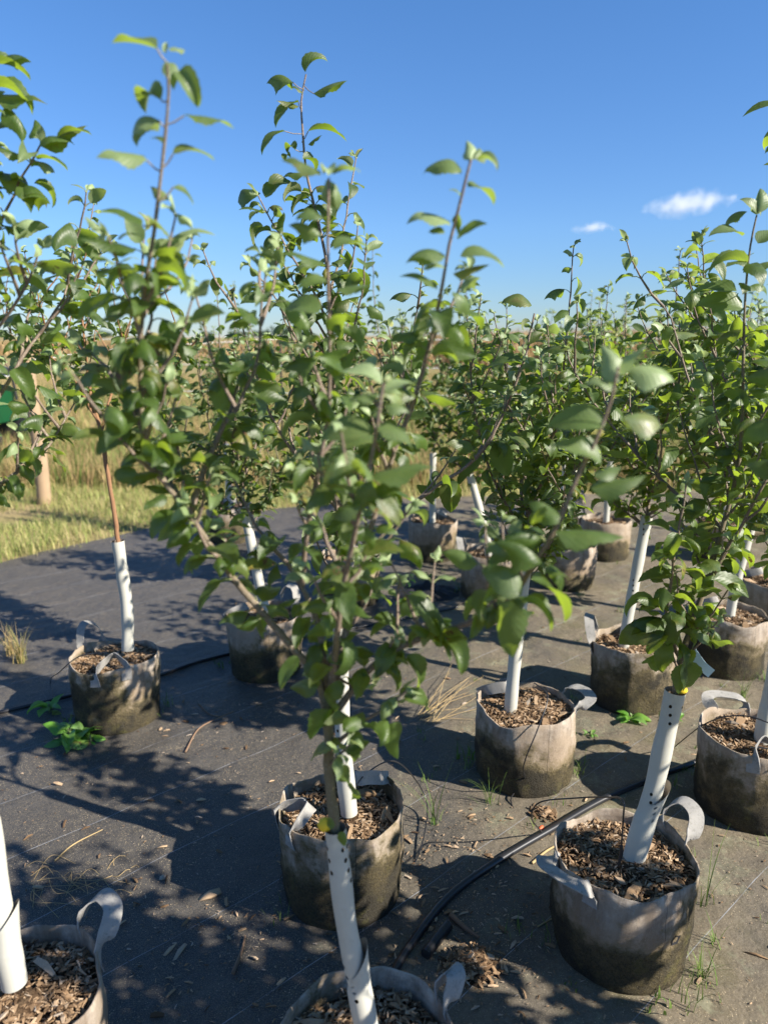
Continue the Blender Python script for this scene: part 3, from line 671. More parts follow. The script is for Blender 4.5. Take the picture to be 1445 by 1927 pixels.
# leaves drawn one by one at the tips against the sky
S_ = None
for b in ((296, 92, 208, 98, .2), (313, 100, 311, 76, 1.), (322, 97, 356, 84, .5), (320, 118, 324, 158, .3), (336, 135, 368, 190, .15), (303, 188, 236, 168, .1), (299, 226, 200, 206, .6), (346, 218, 443, 246, .1),
          (310, 272, 284, 250, .1), (326, 290, 410, 290, .1), (277, 302, 183, 302, .45), (327, 352, 368, 385, .1), (316, 376, 281, 352, .3), (268, 425, 175, 402, 0), (200, 440, 158, 408, .5), (222, 450, 262, 425, .2)):
    t.leaf_px(*b[:4], 1.0, young=b[4])
for (x, y), (u, v) in (((313, 240), (299, 226)), ((312, 235), (346, 218)), ((306, 325), (277, 302)), ((308, 315), (326, 290)), ((301, 380), (327, 352)), ((316, 190), (303, 188)), ((315, 118), (296, 92)), ((293, 420), (268, 425)), ((317, 150), (336, 135))):
    tube(t.w, line([(x, y, 1.0), ((x + u) / 2, (y + v) / 2 + 3, 1.0), (u, v, 1.0)]), .0011, 5, 0, (0, .6, 0))
for b in ((603, 330, 527, 298, .1), (617, 330, 622, 303, 1.), (628, 328, 672, 292, .4), (615, 338, 633, 392, .5), (625, 350, 674, 396, .4), (605, 442, 545, 405, .1), (628, 470, 702, 455, .1), (612, 500, 528, 478, .05),
          (633, 545, 700, 548, .1), (610, 410, 560, 395, .1), (600, 590, 520, 570, .1), (630, 610, 670, 620, .1), (615, 530, 560, 540, .1)):
    t.leaf_px(*b[:4], 1.0, young=b[4])
for b in ((868, 326, 785, 288, .2), (886, 300, 877, 262, 1.), (892, 298, 910, 248, .4), (898, 302, 943, 300, .3), (880, 352, 944, 378, .2), (846, 425, 764, 384, .7), (868, 372, 850, 350, .2), (838, 482, 760, 450, .1),
          (862, 450, 916, 432, .1), (866, 482, 954, 498, .2), (852, 515, 925, 508, .1), (836, 505, 785, 490, .6), (850, 550, 923, 588, .15), (822, 545, 750, 522, .1), (835, 440, 800, 420, .1), (860, 400, 880, 430, .1)):
    t.leaf_px(*b[:4], 1.02, young=b[4])
for b in ((718, 722, 634, 692, .7), (722, 718, 720, 682, .9), (728, 735, 790, 716, .6), (715, 745, 655, 760, .2), (722, 760, 778, 765, .3), (700, 815, 588, 828, .15), (712, 800, 782, 842, .15), (690, 880, 600, 905, .1), (700, 905, 640, 985, .2),
          (700, 900, 830, 890, .1), (680, 950, 600, 970, .1), (690, 950, 760, 985, .2)):
    t.leaf_px(*b[:4], .89, young=b[4])
for b in ((1163, 720, 1135, 640, .7), (1168, 705, 1206, 660, .7), (1160, 735, 1108, 700, .4), (1178, 692, 1290, 700, .7), (1172, 785, 1272, 782, .35), (1138, 800, 1020, 802, .1), (1130, 870, 1045, 835, .2), (1112, 920, 1222, 918, .1),
          (1120, 900, 1178, 885, .2), (1050, 985, 985, 950, .05), (1045, 1000, 1175, 1035, .05), (1020, 1060, 955, 1000, 0), (1000, 1090, 1085, 1165, 0), (1030, 960, 980, 990, 0), (980, 1120, 900, 1070, .2), (960, 1130, 945, 1250, .1)):
    t.leaf_px(*b[:4], .89, young=b[4])
t.build(root, LM)

# ---- T2: the taller greyish tree right behind it
t, root = make_tree(22, 'P2', 'tallest greyish leaved apple tree just behind the foreground tree', True, .075)
g = line([(657, 1530, 1.76), (648, 1440, 1.76), (643, 1330, 1.76), (641, 1178, 1.76)]); guard(g, root, .021)
P = t.stem([g[0] + [0, 0, -.03]] + g[1:] + line([(638, 1080, 1.76), (634, 950, 1.76), (632, 820, 1.75), (628, 700, 1.74), (622, 580, 1.73), (612, 480, 1.72), (592, 390, 1.72), (576, 320, 1.72), (570, 250, 1.72), (567, 190, 1.72), (576, 140, 1.72)]), .0125, .0016, 1, tip=False, jit=0)
t.spurs(P, .03, .42, .86, .066, (3, 6)); t.sides(P, 17, .12, .34, .36, .76, size=.074)
p2 = t.stem(line([(640, 700, 1.74), (600, 570, 1.70), (560, 500, 1.68), (525, 440, 1.66), (503, 400, 1.65), (486, 368, 1.64)]), .004, .0014, .3, .03, size=.068); t.spurs(p2, .05, .3, .9, .055)
p3 = t.stem(line([(632, 820, 1.74), (590, 700, 1.65), (540, 600, 1.6), (505, 540, 1.58), (470, 500, 1.56)]), .0045, .0014, .2, .03, size=.068); t.spurs(p3, .06, .3, .9, .055)
p4 = t.stem(line([(645, 1110, 1.76), (700, 1030, 1.78), (787, 940, 1.8), (895, 862, 1.82), (940, 790, 1.83), (985, 680, 1.84), (1005, 590, 1.85)]), .0065, .0022, .35, .05, size=.08, tip=False)
t.sides(p4, 4, .08, .2, .3, .8, size=.075); t.leaf_px(1000, 575, 950, 550, 1.85); t.leaf_px(992, 690, 905, 690, 1.84); t.leaf_px(990, 650, 1025, 630, 1.84)
t.leaf_px(905, 860, 865, 925, 1.82); t.leaf_px(930, 830, 965, 905, 1.82); t.leaf_px(850, 900, 846, 970, 1.81); t.leaf_px(950, 815, 1000, 870, 1.82)
p5 = t.stem(line([(640, 1000, 1.76), (690, 900, 1.85), (740, 780, 1.9), (770, 650, 1.93), (790, 560, 1.95)]), .005, .0015, .2, .03, size=.07); t.sides(p5, 4, .1, .22)
p6 = t.stem(line([(638, 960, 1.76), (560, 860, 1.7), (500, 760, 1.68), (470, 660, 1.66), (440, 560, 1.65)]), .005, .0015, .2, .03, size=.07); t.sides(p6, 4, .1, .2)
for b in ((575, 136, 600, 84), (550, 154, 494, 122), (590, 176, 655, 158), (570, 178, 553, 152), (562, 192, 512, 232), (562, 200, 520, 196), (580, 247, 657, 255), (536, 247, 486, 285), (580, 272, 606, 256), (556, 282, 530, 266),
          (538, 302, 536, 276), (486, 368, 404, 336), (488, 382, 452, 372), (490, 400, 449, 398), (495, 425, 462, 462), (570, 300, 610, 310), (575, 330, 530, 335), (505, 345, 560, 350), (500, 372, 545, 330), (512, 430, 548, 395)):
    t.leaf_px(*b, 1.69)
for (x, y), (u, v) in (((571, 160), (590, 176)), ((568, 268), (580, 247)), ((568, 252), (536, 247)), ((573, 170), (550, 154)), ((566, 205), (562, 192)), ((572, 285), (556, 282))):
    tube(t.w, line([(x, y, 1.71), ((x + u) / 2, (y + v) / 2 + 2, 1.70), (u, v, 1.69)]), .001, 5, 0, (0, .4, 0))
t.build(root, GM)

# ---- T1: the tree of the front right bag
t, root = make_tree(11, 'P1', 'dense apple tree above the front right bag, tall single tip at the right edge', True, .084)
g = line([(1190, 1622, 1.57), (1205, 1570, 1.57), (1228, 1490, 1.58), (1248, 1400, 1.58), (1270, 1300, 1.58)]); guard(g, root, .0235)
P = t.stem([g[0]] + g[2:] + line([(1280, 1240, 1.58), (1303, 1170, 1.58), (1330, 1090, 1.59), (1362, 980, 1.6), (1388, 880, 1.6), (1396, 780, 1.6), (1398, 660, 1.6), (1402, 550, 1.6), (1411, 463, 1.6), (1423, 405, 1.6)]), .012, .0017, 1, tip=False, jit=0, olive=.6)
t.spurs(P, .035, .40, .80, .075, (3, 6)); t.spurs(P, .035, .80, .95, .085, (1, 2)); t.sides(P, 5, .1, .22, .32, .5, size=.086); t.sides(P, 11, .12, .32, .38, .72, size=.084)
q1 = t.stem(line([(1283, 1245, 1.58), (1258, 1190, 1.55), (1256, 1130, 1.53), (1263, 1080, 1.52), (1278, 985, 1.51), (1290, 912, 1.5)]), .0055, .002, .15, .03, size=.08); t.spurs(q1, .035, .08, .8, .075)
q2 = t.stem(line([(1320, 1120, 1.59), (1365, 1040, 1.55), (1410, 960, 1.52), (1450, 880, 1.5), (1480, 780, 1.48)]), .0055, .0018, .1, .032, size=.085); t.sides(q2, 3, .1, .2)
q3 = t.stem(line([(1350, 1020, 1.6), (1290, 950, 1.66), (1220, 880, 1.72), (1150, 800, 1.78), (1080, 700, 1.83), (1062, 640, 1.85)]), .0055, .0017, .12, .035, size=.08); t.spurs(q3, .07, .1, .9, .065); t.sides(q3, 5, .1, .25)
q4 = t.stem(line([(1380, 900, 1.6), (1330, 800, 1.68), (1290, 700, 1.74), (1262, 600, 1.78), (1235, 560, 1.8)]), .0045, .0016, .15, .033, size=.075); t.sides(q4, 3, .1, .2)
for b in ((1281, 1250, 1280, 1312), (1285, 1245, 1318, 1320), (1262, 1210, 1225, 1270), (1252, 1195, 1215, 1230), (1262, 1150, 1262, 1230), (1250, 1180, 1160, 1220), (1250, 1165, 1165, 1160), (1248, 1095, 1215, 1060), (1300, 1190, 1340, 1230),
          (1262, 1080, 1205, 1110), (1340, 1090, 1400, 1140), (1310, 1180, 1350, 1150), (1258, 1150, 1200, 1135)): t.leaf_px(*b, 1.52, k=None) if False else t.leaf_px(*b, 1.52)
for b in ((1423, 404, 1427, 340, .4), (1423, 402, 1406, 368, .3), (1429, 402, 1446, 368, .5), (1405, 398, 1339, 408, .1), (1396, 444, 1338, 432, .2), (1403, 498, 1330, 478, .15), (1402, 492, 1366, 505, .1), (1425, 458, 1470, 425, .2),
          (1418, 505, 1470, 490, .1), (1385, 548, 1300, 572, .1), (1396, 580, 1312, 572, .1), (1408, 540, 1460, 520, .1), (1395, 620, 1330, 640, 0), (1405, 610, 1460, 640, 0)):
    t.leaf_px(*b[:4], 1.59, young=b[4])
t.build(root, LM)

# ---- T4: tree of the bottom left bag, crown crossing the left edge
t, root = make_tree(44, 'P4', 'apple tree at the left edge whose branches reach in from outside the photo', True, .082)
g = line([(28, 1850, 1.18), (10, 1760, 1.18), (-6, 1650, 1.19), (-22, 1540, 1.2)]); guard(g, root, .0215)
P = t.stem([g[0]] + g[1:] + line([(-40, 1400, 1.22), (-60, 1250, 1.25), (-75, 1100, 1.28), (-80, 950, 1.3), (-70, 780, 1.32), (-50, 620, 1.33), (-38, 460, 1.34), (-30, 330, 1.34), (-25, 220, 1.34), (-20, 150, 1.34)]), .012, .0018, .55, .04, size=.082)
t.spurs(P, .04, .5, .9, .065); t.sides(P, 8, .08, .16, .55, .92, size=.075)
a1 = t.stem(line([(-60, 620, 1.33), (-30, 500, 1.35), (10, 400, 1.36), (38, 340, 1.36), (62, 305, 1.36), (78, 270, 1.36)]), .0042, .0016, .2, .03, size=.072); t.spurs(a1, .05, .3, .9, .06)
a2 = t.stem(line([(-78, 1000, 1.3), (-20, 930, 1.38), (60, 870, 1.45), (100, 830, 1.5), (140, 760, 1.55)]), .0055, .0016, .2, .032, size=.078); t.spurs(a2, .05, .2, .8, .06)
t.sides(a2, 6, .08, .18, .35, .95); a3 = t.stem(line([(-75, 860, 1.32), (-10, 760, 1.38), (60, 650, 1.45), (120, 560, 1.5), (140, 480, 1.55)]), .005, .0016, .2, .03, size=.078); t.sides(a3, 5, .1, .2)
a4 = t.stem(line([(-60, 740, 1.32), (-20, 640, 1.28), (40, 560, 1.26), (75, 470, 1.25), (40, 410, 1.25)][:4]), .0045, .0016, .15, .03, size=.075); t.sides(a4, 3, .08, .15)
for b in ((8, 108, 60, 98), (-20, 125, 55, 128), (-10, 185, 78, 205), (-5, 165, 60, 190), (10, 200, 62, 250), (20, 235, -15, 240), (75, 272, 125, 247), (78, 275, 172, 243), (65, 260, 64, 222), (72, 300, 128, 312), (65, 345, 122, 380), (40, 352, 60, 392), (110, 258, 170, 240)):
    t.leaf_px(*b, 1.35)
t.build(root, LM)

# ---- T9: left tree with the orange trunk
t, root = make_tree(99, 'P9', 'apple tree with a bare orange trunk in the left bag', True, .072)
g = line([(241, 1222, 2.72), (240, 1150, 2.72), (231, 1080, 2.72), (222, 1018, 2.72)]); guard(g, root, .023)
P = t.stem([g[0]] + g[1:] + line([(212, 940, 2.72), (198, 860, 2.72), (188, 800, 2.72), (170, 750, 2.72)]), .0105, .008, 1)
for pts in ([(188, 800, 2.72), (150, 730, 2.7), (105, 660, 2.66), (80, 590, 2.62), (60, 500, 2.6)], [(190, 820, 2.72), (215, 720, 2.8), (232, 640, 2.85), (262, 560, 2.9)], [(172, 752, 2.72), (160, 640, 2.75), (150, 540, 2.8), (135, 460, 2.8)],
            [(195, 850, 2.72), (290, 760, 2.6), (330, 690, 2.55), (370, 640, 2.5)], [(180, 780, 2.72), (120, 700, 2.9), (30, 640, 3.), (0, 560, 3.05)]):
    q = t.stem(line(pts), .0065, .0016, .12, .035); t.spurs(q, .045, .15, .9, .07, (3, 6)); t.sides(q, 7, .1, .28)
t.build(root, [M['leaf'], M['bark_orange']])

# ---- the other trees
def tree_auto(seed, pot, label, near, top, lean=(0, 0), n=6, size=.072, grey=False, gp=None, height=.74, wide=.5, tipx=0, extra=()):
    t, root = make_tree(seed, pot, label, near, size)
    x, y = BAGS[pot]; r = t.r
    if gp is None: gp = [(0, 0, BH - .05), (lean[0] * .3, lean[1] * .3, .45), (lean[0], lean[1], height)]
    g = [np.array([x + a, y + b, c]) for a, b, c in gp]; guard(g, root, .0215)
    ax = g[-1]; tx = r.normal(0, .04, 2) + [tipx, 0]
    P = t.stem(g + [ax + [0, 0, .15], ax + [tx[0], tx[1], .35 * (top - .8)], ax + [tx[0] * 1.5, tx[1] * 1.5, .7 * (top - .8)], np.array([ax[0] + tx[0] * 1.6, ax[1] + tx[1] * 1.6, top])], .0125, .0016, .55, .035)
    t.spurs(P, .035, .36, .85, size * .85, (3, 6)); a0 = r.uniform(0, 6.28)
    for k in range(n):
        a = a0 + k * 2.4 + r.normal(0, .2); i = int(len(P) * (.33 + .29 * k / n)); p = P[i]; o = np.array([math.cos(a), math.sin(a), 0])
        hh = (top - p[2]) * r.uniform(.45, .86); wd = wide * r.uniform(.5, 1.)
        pts = [p, p + o * wd * .45 + UP * hh * .22, p + o * wd * .8 + UP * hh * .55, p + o * wd * .95 + UP * hh]
        q = t.stem(pts, .006, .0015, .12, .026); t.spurs(q, .05, .1, .85, size * .85, (3, 6)); t.sides(q, 7, .1, .28, .08, .8, sp=.026)
    if not pot.startswith('N'): t.sides(P, 8, .12, .28, .30, .48, spread=1.2, sp=.028)
    for b in extra: t.leaf_px(*b)
    t.build(root, GM if grey else LM)
tree_auto(55, 'P5', 'apple tree in the bag with the folded strap, smooth white guard leaning slightly', True, 1.74, gp=[(-.055, 0, .22), (-.045, 0, .45), (-.02, .02, .80)], n=6, size=.075, wide=.42)
tree_auto(66, 'P6', 'apple tree at the far right edge whose leaves hang in high above', True, 2.12, gp=[(.02, 0, .22), (.03, 0, .45), (.045, 0, .74)], n=7, extra=((1492, 196, 1401, 227, 1.95), (1492, 224, 1397, 268, 1.95), (1485, 292, 1428, 336, 1.95), (1492, 262, 1432, 262, 1.95), (1490, 318, 1436, 310, 1.95)), size=.085)
for b in ((1492, 192, 1402, 227), (1490, 222, 1398, 268), (1482, 290, 1428, 336), (1490, 250, 1432, 262), (1490, 305, 1440, 300)): pass
tree_auto(77, 'P7', 'apple tree whose pale guard leans right behind the front right tree', True, 1.80, gp=[(-.045, 0, .22), (-.03, .0, .42), (.02, .03, .80)], n=7, size=.074)
tree_auto(88, 'P8', 'bushy apple tree near the right edge in the second row', False, 1.72, n=7, lean=(.06, 0))
tree_auto(100, 'P10', 'apple tree left of centre over the bag with the ochre base', True, 1.66, gp=[(.02, 0, .22), (-.02, 0, .45), (-.07, 0, .78)], n=8, grey=True, size=.07, wide=.45)
tree_auto(101, 'P11', 'far slender apple tree rising just right of the centre against the sky', False, 2.04, n=6, wide=.4, size=.07, grey=True, tipx=-.22)
tree_auto(102, 'P12', 'far apple tree with a curved white guard leaning left', False, 1.68, gp=[(.0, 0, .2), (-.03, 0, .4), (-.13, 0, .74)], n=7)
tree_auto(103, 'P13', 'far apple tree right of centre among the crowded crowns', False, 1.70, n=7, wide=.45)
tree_auto(104, 'P14', 'far apple tree in the last row with its tip above the crop', False, 1.72, n=7)
tree_auto(105, 'P15', 'apple tree cut by the right edge in the middle distance', False, 1.62, n=7)
tree_auto(106, 'P16', 'apple tree hidden behind the centre foliage on a short white guard', False, 1.66, n=7, grey=True, wide=.42)
# neighbours at the right hand side, mostly out of frame: their crowns dapple the cloth
for nm, xx, yy, sd_, lb_, lt_ in (('N1', .86, .84, 31, 'grow bag just beyond the bottom right corner', 'near apple tree mostly beyond the right edge, its blurred leaves at mid height'), ('N3', 1.52, .78, 33, 'grow bag beyond the bottom right corner, farther out', 'apple tree beyond the bottom right corner shading the cloth')):
    BAGS[nm] = (xx, yy); grow_bag(xx, yy, sd_, lb_, [(100, 'in')], near=False)
    tree_auto(sd_ + 300, nm, lt_, False, 1.78, n=6, wide=.42 if nm != 'N1' else .34, size=.075, extra=((1480, 800, 1398, 835, 1.0), (1470, 905, 1405, 850, .98), (1480, 700, 1405, 730, 1.0)) if nm == 'N1' else ())
# a few more in the last row seen only as crowns
for k_, (x_, y_, top_, lb_) in enumerate(((2.3, 4.9, 1.78, 'small far apple tree against the sky left of the right edge tip'), (1.45, 5.9, 1.82, 'farthest apple tree, faint tip over the crop right of centre'), (-1.15, 5.4, 1.86, 'thin nearly bare far tree standing before the grain on the left'), (2.75, 5.5, 1.72, 'farthest tree at the right edge of the last row'))):
    nm = 'X%d' % k_; BAGS[nm] = (x_, y_)
    grow_bag(x_, y_, 20 + k_, ['far grow bag behind the right hand trees', 'farthest grow bag hidden behind the crowns right of centre', 'far grow bag behind the left crowns by the grass', 'farthest grow bag at the right edge'][k_], [(100, 'in')], near=False)
    tree_auto(200 + k_, nm, lb_, False, top_, n=4 if k_ == 2 else 6, wide=.25 if k_ == 2 else .45, size=.045 if k_ == 2 else .072)

# yellow foam at guard tops, plant tag, twist seedling
def small(name, mb, mat, label, cat, org, group=None):
    o = mb.build(name, mat, None, org); return tag(o, label, cat, group)
for (px, py, Y, lb) in ((1281, 1297, 1.575, 'yellow foam plug in the top of the front right guard'), (612, 1552, 1.05, 'yellow foam plug at the top of the nearest guard')):
    mb = MB(); c = at(px, py, Y); r_ = np.random.default_rng(int(px)); n = 10
    for k in range(2): pass
    V = []; 
    for j in range(5):
        for i in range(n):
            a = i * 2 * math.pi / n; q = [.004, .0125, .014, .012, .004][j] * (1 + r_.normal(0, .12)); V.append(c + [q * math.cos(a), q * .7 * math.sin(a), -.012 + .006 * j])
    f = [(j * n + i, j * n + (i + 1) % n, (j + 1) * n + (i + 1) % n, (j + 1) * n + i) for j in range(4) for i in range(n)]
    mb.add(V, f); mb.add(V[-n:], [tuple(range(n))]); small('foam_plug', mb, M['yellow'], lb, 'foam plug', c)
mb = MB(); c = at(1300, 1225, 1.60); d = at(1338, 1268, 1.57); pth = catmull([c, (c + d) / 2 + [0, 0, -.006], d], .006); W = [np.array([.35, -.2, .75])] * len(pth); ribbon(mb, pth, W, .024, .0008)
small('plant_tag', mb, M['tagm'], 'pale blue plastic plant tag hanging from the front right tree', 'plant tag', c)

def sprout(px, py, hgt_, seed, label, n=8):
    t = Tree(True, seed, .05); p = gz(px, py); root = empty('seedling', p); tag(root, label, 'seedling')
    d = np.array([.04, 0, hgt_]); P = t.stem([p, p + d * .5 + [-.015, 0, 0], p + d], .003, .0015, .3, .03, size=.06, young=.25)
    t.build(root, [M['weedleaf'], M['bark']])
sprout(758, 1172, .26, 5, 'small bright sapling sprouting from the cloth near the centre')

# ------------------------------------------------------------------ hoses
def ground_path(px, r, lift=0): return [gz(x, y) + [0, 0, r + gh(*gz(x, y)[:2]) - .002 + lift] for x, y in px]
mb = MB(); P = catmull(ground_path([(700, 1960), (735, 1865), (785, 1780), (850, 1702), (940, 1635), (1035, 1578), (1150, 1512), (1310, 1448), (1430, 1408), (1600, 1350)], .010), .02)
tube(mb, P, .0105, 14); root = small('irrigation_pipe', mb, M['pipe'], 'thick black poly irrigation pipe crossing the cloth beside the front right bag', 'pipe', (0, 0, 0))
mb = MB(); P = catmull(ground_path([(-60, 1362), (0, 1350), (80, 1330), (150, 1312), (290, 1280), (360, 1255), (430, 1236), (560, 1205), (700, 1180), (860, 1150)], .008), .03)
tube(mb, P, .008, 10); small('irrigation_pipe', mb, M['pipe'], 'black irrigation pipe running behind the left bag with orange trunk', 'pipe', (0, 0, 0))
def thin(pts, label, rad=.0021):
    mb = MB(); P = catmull(pts, .015); tube(mb, P, rad, 8); o = small('drip_tube', mb, M['pipe'], label, 'drip tube', tuple(pts[0]), 'thin black drip tubes'); return o
x1, y1 = BAGS['P1']
st = at(1168, 1600, 1.50)
thin([gz(1022, 1580) + [0, 0, .02], at(1000, 1540, 1.86), at(1015, 1510, 1.82), at(1080, 1502, 1.72), at(1140, 1500, 1.60), at(1171, 1505, 1.51), at(1172, 1540, 1.50), st], 'thin drip tube looping from the pipe into the front right bag')
thin([gz(765, 1700) + [0, 0, .01], gz(770, 1660) + [0, 0, .012], gz(795, 1600) + [0, 0, .03], gz(803, 1540) + [0, 0, .05], at(780, 1465, 2.1), at(740, 1432, 1.95), at(690, 1455, 1.85), at(655, 1500, 1.74)], 'thin drip tube rising from the cloth over the centre bag rim')
thin([gz(800, 1480) + [0, 0, .01], gz(835, 1530) + [0, 0, .008], gz(920, 1545) + [0, 0, .01], gz(985, 1500) + [0, 0, .02], at(985, 1440, 2.12), at(1012, 1370, 2.13), at(1030, 1310, 2.2), at(1005, 1285, 2.26)], 'thin drip tube climbing the bag with the folded strap')
thin([gz(1095, 1530) + [0, 0, .012], gz(1180, 1480) + [0, 0, .01], gz(1260, 1425) + [0, 0, .03], at(1330, 1360, 2.2), at(1400, 1347, 2.1), at(1470, 1370, 2.05)], 'thin drip tube arching over the bag at the right edge')
thin([gz(100, 1325) + [0, 0, .01], gz(98, 1300) + [0, 0, .05], at(112, 1265, 2.65), at(150, 1235, 2.62), at(200, 1228, 2.65)], 'thin drip tube going up into the left bag')
thin([gz(1290, 1445) + [0, 0, .012], gz(1240, 1410) + [0, 0, .01], gz(1170, 1400) + [0, 0, .01], gz(1120, 1430) + [0, 0, .012]], 'short thin drip tube curling on the cloth behind the front right guard')
thin([gz(985, 1560) + [0, 0, .012], gz(960, 1520) + [0, 0, .03], gz(990, 1500) + [0, 0, .035], gz(1040, 1520) + [0, 0, .012], gz(1090, 1512) + [0, 0, .01]], 'coiled end of drip tube beside the pipe junction')
# emitter in the front right bag
mb = MB(); tube(mb, [st + [0, 0, .012], st + [.001, 0, -.01], st + [-.004, -.002, -.04]], [.0045, .005, .003], 8); small('drip_emitter', mb, M['black'], 'black drip emitter stake beside the front right trunk', 'drip emitter', tuple(st))
for (px, py, lb) in ((798, 1748, 'orange cap by the pipe in front of the centre bag'), (1014, 1573, 'orange cap where the loop leaves the pipe')):
    mb = MB(); c = gz(px, py) + [0, 0, .022]; tube(mb, [c, c + [.008, .006, .004], c + [.012, .009, .004]], [.0055, .006, .004], 10); small('orange_plug', mb, M['orange'], lb, 'plug', tuple(c), 'orange plugs by the pipe')
mb = MB(); P = catmull(ground_path([(842, 1765), (820, 1795), (800, 1822)], .012), .01); tube(mb, P, .0135, 14); small('pipe_joint', mb, M['black'], 'grey black pipe coupling near the mulch heap', 'pipe joint', (0, 0, 0))

# ------------------------------------------------------------------ weeds beside the bags
def weed(px, py, seed, n, L, label, el=.5, up=.02):
    t = Tree(True, seed, L); p = gz(px, py) + [0, 0, .01]; root = empty('broadleaf_weed', p); tag(root, label, 'weed'); r = t.r
    tube(t.w, [p, p + [0, 0, up + .01]], [.004, .003], 6, 0, (1, 0, 0))
    for k in range(n):
        a = k * 2.4 + r.uniform(-.3, .3); o = np.array([math.cos(a), math.sin(a), 0]); e = el * r.uniform(.4, 1.4); ax = unit(o + UP * e); b = p + o * .01 + UP * up * r.uniform(.2, 1.2)
        t.put(b, ax, UP + r.normal(0, .2, 3), L * r.uniform(.6, 1.1), r.uniform(0, .25), p)
    t.build(root, [M['weedleaf'], M['petiole']])
weed(132, 1398, 1, 13, .14, 'broad leafed green weed beside the left bag', .6, .04); weed(172, 1402, 21, 9, .09, 'smaller leafy weed right in front of the left bag', .5, .02); weed(95, 1345, 22, 8, .08, 'darker leafy weed at the left foot of the left bag', .8, .03); weed(478, 1283, 2, 9, .07, 'bright green weed in front of the ochre based bag'); weed(1185, 1362, 3, 14, .075, 'bright green weed at the foot of the bag behind the front right guard', .5)
weed(1262, 1368, 4, 6, .05, 'small weed just behind the front right guard'); weed(805, 1090, 5, 6, .04, 'small weed near the centre sapling'); weed(1110, 1392, 6, 6, .03, 'tiny green weed right of the folded strap bag'); weed(1045, 1090, 7, 8, .05, 'small weed under the tan far bag'); weed(1440, 1190, 8, 6, .05, 'small weed at the right edge beyond the bags')
def tuft(px, py, seed, n, L, label, mat='grass', sp=.9, tint=(.0, .45), wd=.0035, parent=None):
    mb = MB(); p = gz(px, py) + [0, 0, .008]; r = np.random.default_rng(seed)
    blades(mb, np.tile(p, (n, 1)) + np.c_[r.normal(0, .012, (n, 2)), np.zeros(n)], r, L, sp, tint, wd, 7)
    return small('grass_tuft', mb, M[mat], label, 'grass tuft', tuple(p), 'grass tufts growing through the cloth')
def blades(mb, P, r, L, sp, tint, wd, seg=4):
    n = len(P); a = r.uniform(0, 6.28, n); l = L * r.uniform(.45, 1.15, n) if np.isscalar(L) else L * r.uniform(.6, 1.15, n); o = np.stack([np.cos(a), np.sin(a), np.zeros(n)], 1)
    s = np.stack([-np.sin(a), np.cos(a), np.zeros(n)], 1); s = s * np.cos(.6) + np.array([0, 0, 1]) * 0; bend = sp * r.uniform(.3, 1.3, n)
    t = np.linspace(0, 1, seg + 1); th = (.15 + bend[:, None] * t[None] * 1.3); dl = l[:, None] / seg
    dx = np.cumsum(np.c_[np.zeros(n), np.sin(th[:, :-1]) * dl], 1); dz = np.cumsum(np.c_[np.zeros(n), np.cos(th[:, :-1]) * dl], 1)
    C = P[:, None] + o[:, None] * dx[..., None] + np.array([0, 0, 1.]) * dz[..., None]
    w_ = wd * (1 - t ** 1.6)[None] * r.uniform(.6, 1.2, n)[:, None] + .0002
    A = C - s[:, None] * w_[..., None] / 2; B = C + s[:, None] * w_[..., None] / 2
    V = np.stack([A, B], 2).reshape(-1, 3); k = (np.arange(n) * (seg + 1) * 2)[:, None] + np.arange(seg)[None] * 2
    f = np.stack([k, k + 1, k + 3, k + 2], -1).reshape(-1, 4); tn = np.repeat(r.uniform(*tint, n), (seg + 1) * 2)
    mb.add(V, f, 0, np.stack([tn, tn * 0, tn * 0], 1))
for a in ((920, 1520, 1, 16, .16, 'low grass tuft in front of the folded strap bag'), (815, 1560, 2, 10, .24, 'long grass blades right of the centre bag'), (1318, 1850, 3, 26, .10, 'bright grass tuft at the front right bag foot'),
          (1330, 1720, 4, 9, .22, 'tall arching grass right of the front right bag'), (1385, 1270, 5, 18, .14, 'grass tuft before the mottled bag near the right edge'), (1395, 1325, 6, 30, .15, 'wispy dry grass behind the right edge bag'),
          (885, 1455, 7, 12, .10, 'green grass left of the folded strap bag foot'), (1090, 1470, 8, 16, .09, 'small grass right of the folded strap bag foot'), (845, 1040, 9, 14, .12, 'grass at the foot of the far reddish bag'), (1345, 1790, 10, 10, .09, 'fine grass by the torn hole of the front right bag'), (1110, 1065, 12, 14, .12, 'grass near the far dark bag'), (300, 1350, 13, 8, .05, 'tiny sprouts right of the left bag')):
    tuft(*a)
tuft(40, 1250, 11, 90, .20, 'pale half dry grass clump on the left behind the pipe', 'weeds', .7, (.1, .8)); tuft(20, 1235, 14, 50, .16, 'low dry grass on the left edge of the cloth', 'weeds', .9, (.2, .9))

# straw, sticks, chips, fallen leaf
mb = MB(); r = np.random.default_rng(8)
for k in range(15):
    a = gz(800 + r.normal(0, 8), 1362 + r.normal(0, 5)); b = gz(880 + r.normal(0, 34), 1318 + r.normal(0, 24)); z = .012 + .015 * r.random(); tube(mb, [a + [0, 0, z], (a + b) / 2 + [0, 0, z + .05 * r.random()], b + [0, 0, z + .03 * r.random()]], [.0012, .0011, .0006], 5)
small('straw_bundle', mb, M['straw'], 'bundle of dry straw lying between centre and folded strap bag', 'straw bundle', tuple(gz(850, 1335)))
mb = MB()
for k in range(26):
    c = gz(95 + r.normal(0, 70), 1668 + r.normal(0, 16)); d = np.array([r.normal(.06, .07), r.normal(-.01, .05), 0]); n_ = np.array([-d[1], d[0], 0]) * r.normal(0, .35)
    tube(mb, catmull([c + [0, 0, .013], c + d * .35 + n_ + [0, 0, .016 + .02 * r.random()], c + d * .7 + n_ * .6 + [0, 0, .016 + .02 * r.random()], c + d + [0, 0, .013]], .012), .0008, 4)
